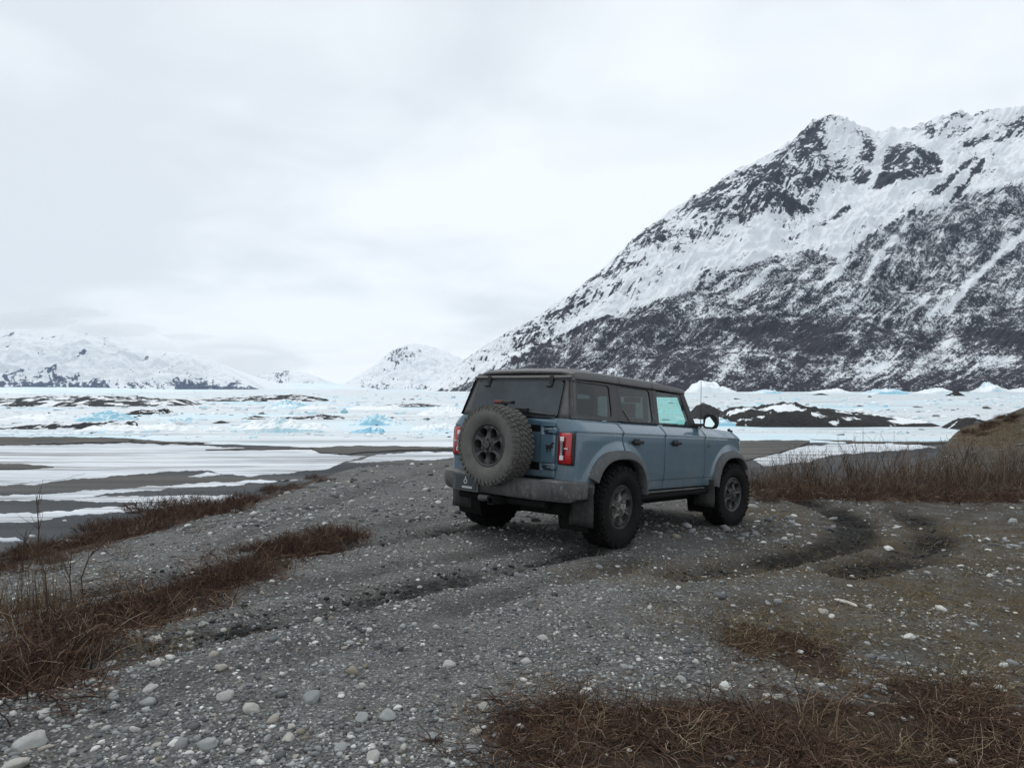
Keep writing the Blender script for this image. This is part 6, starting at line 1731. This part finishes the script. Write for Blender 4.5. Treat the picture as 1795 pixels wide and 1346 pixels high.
stick(1481, 1058, 44, -62, .020, 'short thick bleached driftwood piece on the open ground', M_DRIFT, 'driftwood', 'driftwood', 1)
M_STICK = Mat('grey_stick', 0.85).set('Base Color', (0.22, 0.19, 0.15)).m
for i, (u, v, l_, a_, lab) in enumerate([(1655, 1087, 36, -25, 'reddish thin stick on the earth right of the driftwood'), (1618, 1115, 46, -40, 'grey stick beside the flat white stone'), (1555, 1235, 130, 8, 'long thin stick above the right brush'),
                                         (140, 1098, 46, -20, 'grey stick in the left brush'), (152, 1122, 30, -60, 'short broken pale stick in the left brush'), (190, 1128, 36, -12, 'tan stick at the edge of the left brush'), (1730, 1283, 90, -55, 'pale curved stick in the right corner brush'),
                                         (1580, 1290, 70, 60, 'upright pale stick among the right brush')]):
    stick(u, v, l_, a_, .0045, lab, M_STICK, 'stick', 'stick', 20 + i, .05)
# pale forked dead branches in the foreground
for i, (u, v, h_, lab) in enumerate([(1320, 1258, 56, 'pale forked dead branch standing in the foreground brush'), (1402, 1262, 54, 'second pale forked branch right of the first one'), (1200, 1285, 50, 'thin pale curled branch in the foreground brush')]):
    q = gp(u, v, z_ground)[0]; r = np.random.default_rng(400 + i); H = h_ / F_PX * q[1]
    P = twig_lines(r, np.array([[0, 0, 0.]] * 3), np.array([(.5, 0, 1), (.15, .1, 1), (-.35, .1, .9)]), H * np.array([1.15, .9, .7]), 6, .16)
    V, F, T = tubes(P, np.full((3, 6), .004) * np.linspace(1, .4, 6), np.full(3, 1.0))
    P2 = twig_lines(r, P[:, 3], np.array([(.9, .1, .6), (-.5, .1, .8), (-.9, 0, .5)]), H * np.array([.5, .4, .4]), 4, .2)
    V2, F2, T2 = tubes(P2, np.full((3, 4), .003) * np.linspace(1, .4, 4), np.full(3, .9))
    o = mesh_obj('dead_branch', np.concatenate([V, V2]), np.concatenate([F, F2 + len(V)]), M_RED, attrs=dict(tone=np.concatenate([T, T2]))); o.location = q; tag(o, lab, 'branch')
# ================================================================== AIR
hz = MB(); X0, X1, Y0, Y1, Z0, Z1 = -9500, 9500, -300, 11500, LAKE_Z - 6, 1700
hz.box(((X0 + X1) / 2, (Y0 + Y1) / 2, (Z0 + Z1) / 2), (X1 - X0, Y1 - Y0, Z1 - Z0))
o = hz.build('haze', None, None, smooth=False)
hm = bpy.data.materials.new('haze_air'); hm.use_nodes = True; nt = hm.node_tree; nt.nodes.clear()
ho = nt.nodes.new('ShaderNodeOutputMaterial'); pv = nt.nodes.new('ShaderNodeVolumePrincipled')
pv.inputs['Color'].default_value = (0.78, 0.89, 1.0, 1); pv.inputs['Density'].default_value = 0.000018; pv.inputs['Anisotropy'].default_value = 0.0
nt.links.new(pv.outputs[0], ho.inputs['Volume']); o.data.materials.append(hm)
tag(o, 'thin cold haze filling the valley', None, None, 'stuff')

# low cloud clinging to the mountain tops across the lake
cmat = bpy.data.materials.new('cloud_vapour'); cmat.use_nodes = True; nt = cmat.node_tree; nt.nodes.clear()
co = nt.nodes.new('ShaderNodeOutputMaterial'); cv_ = nt.nodes.new('ShaderNodeVolumePrincipled')
cv_.inputs['Color'].default_value = (0.93, 0.95, 0.97, 1); cv_.inputs['Density'].default_value = 0.0026
nt.links.new(cv_.outputs[0], co.inputs['Volume'])
cr = np.random.default_rng(8)
CV = ico(4)
for i, (u, v, y, a, b, c_, lab) in enumerate([(40, 562, 4700, 330, 160, 62, 'low grey cloud bank over the left mountain at the left edge'), (205, 578, 4750, 300, 160, 52, 'low grey cloud bank over the middle of the left mountain'),
                                              (120, 548, 4900, 280, 150, 40, 'thin cloud layer above the left mountain ridge'), (330, 590, 4800, 190, 120, 26, 'small cloud wisp at the right end of the left ridge')]):
    Vv = CV[0]; d = 1 + .38 * fbm(Vv[:, 0] * 1.4 + i * 9, Vv[:, 1] * 1.4 + Vv[:, 2] * 1.7, 4, 600 + i, .55)
    W = Vv * d[:, None] * np.array([a, b, c_])
    o = mesh_obj('cloud', W, CV[1], cmat)
    o.location = ((u - U0) / F_PX * y, y, CAM_Z - (v - V_HOR) / F_PX * y)
    tag(o, lab, None, None, 'stuff')
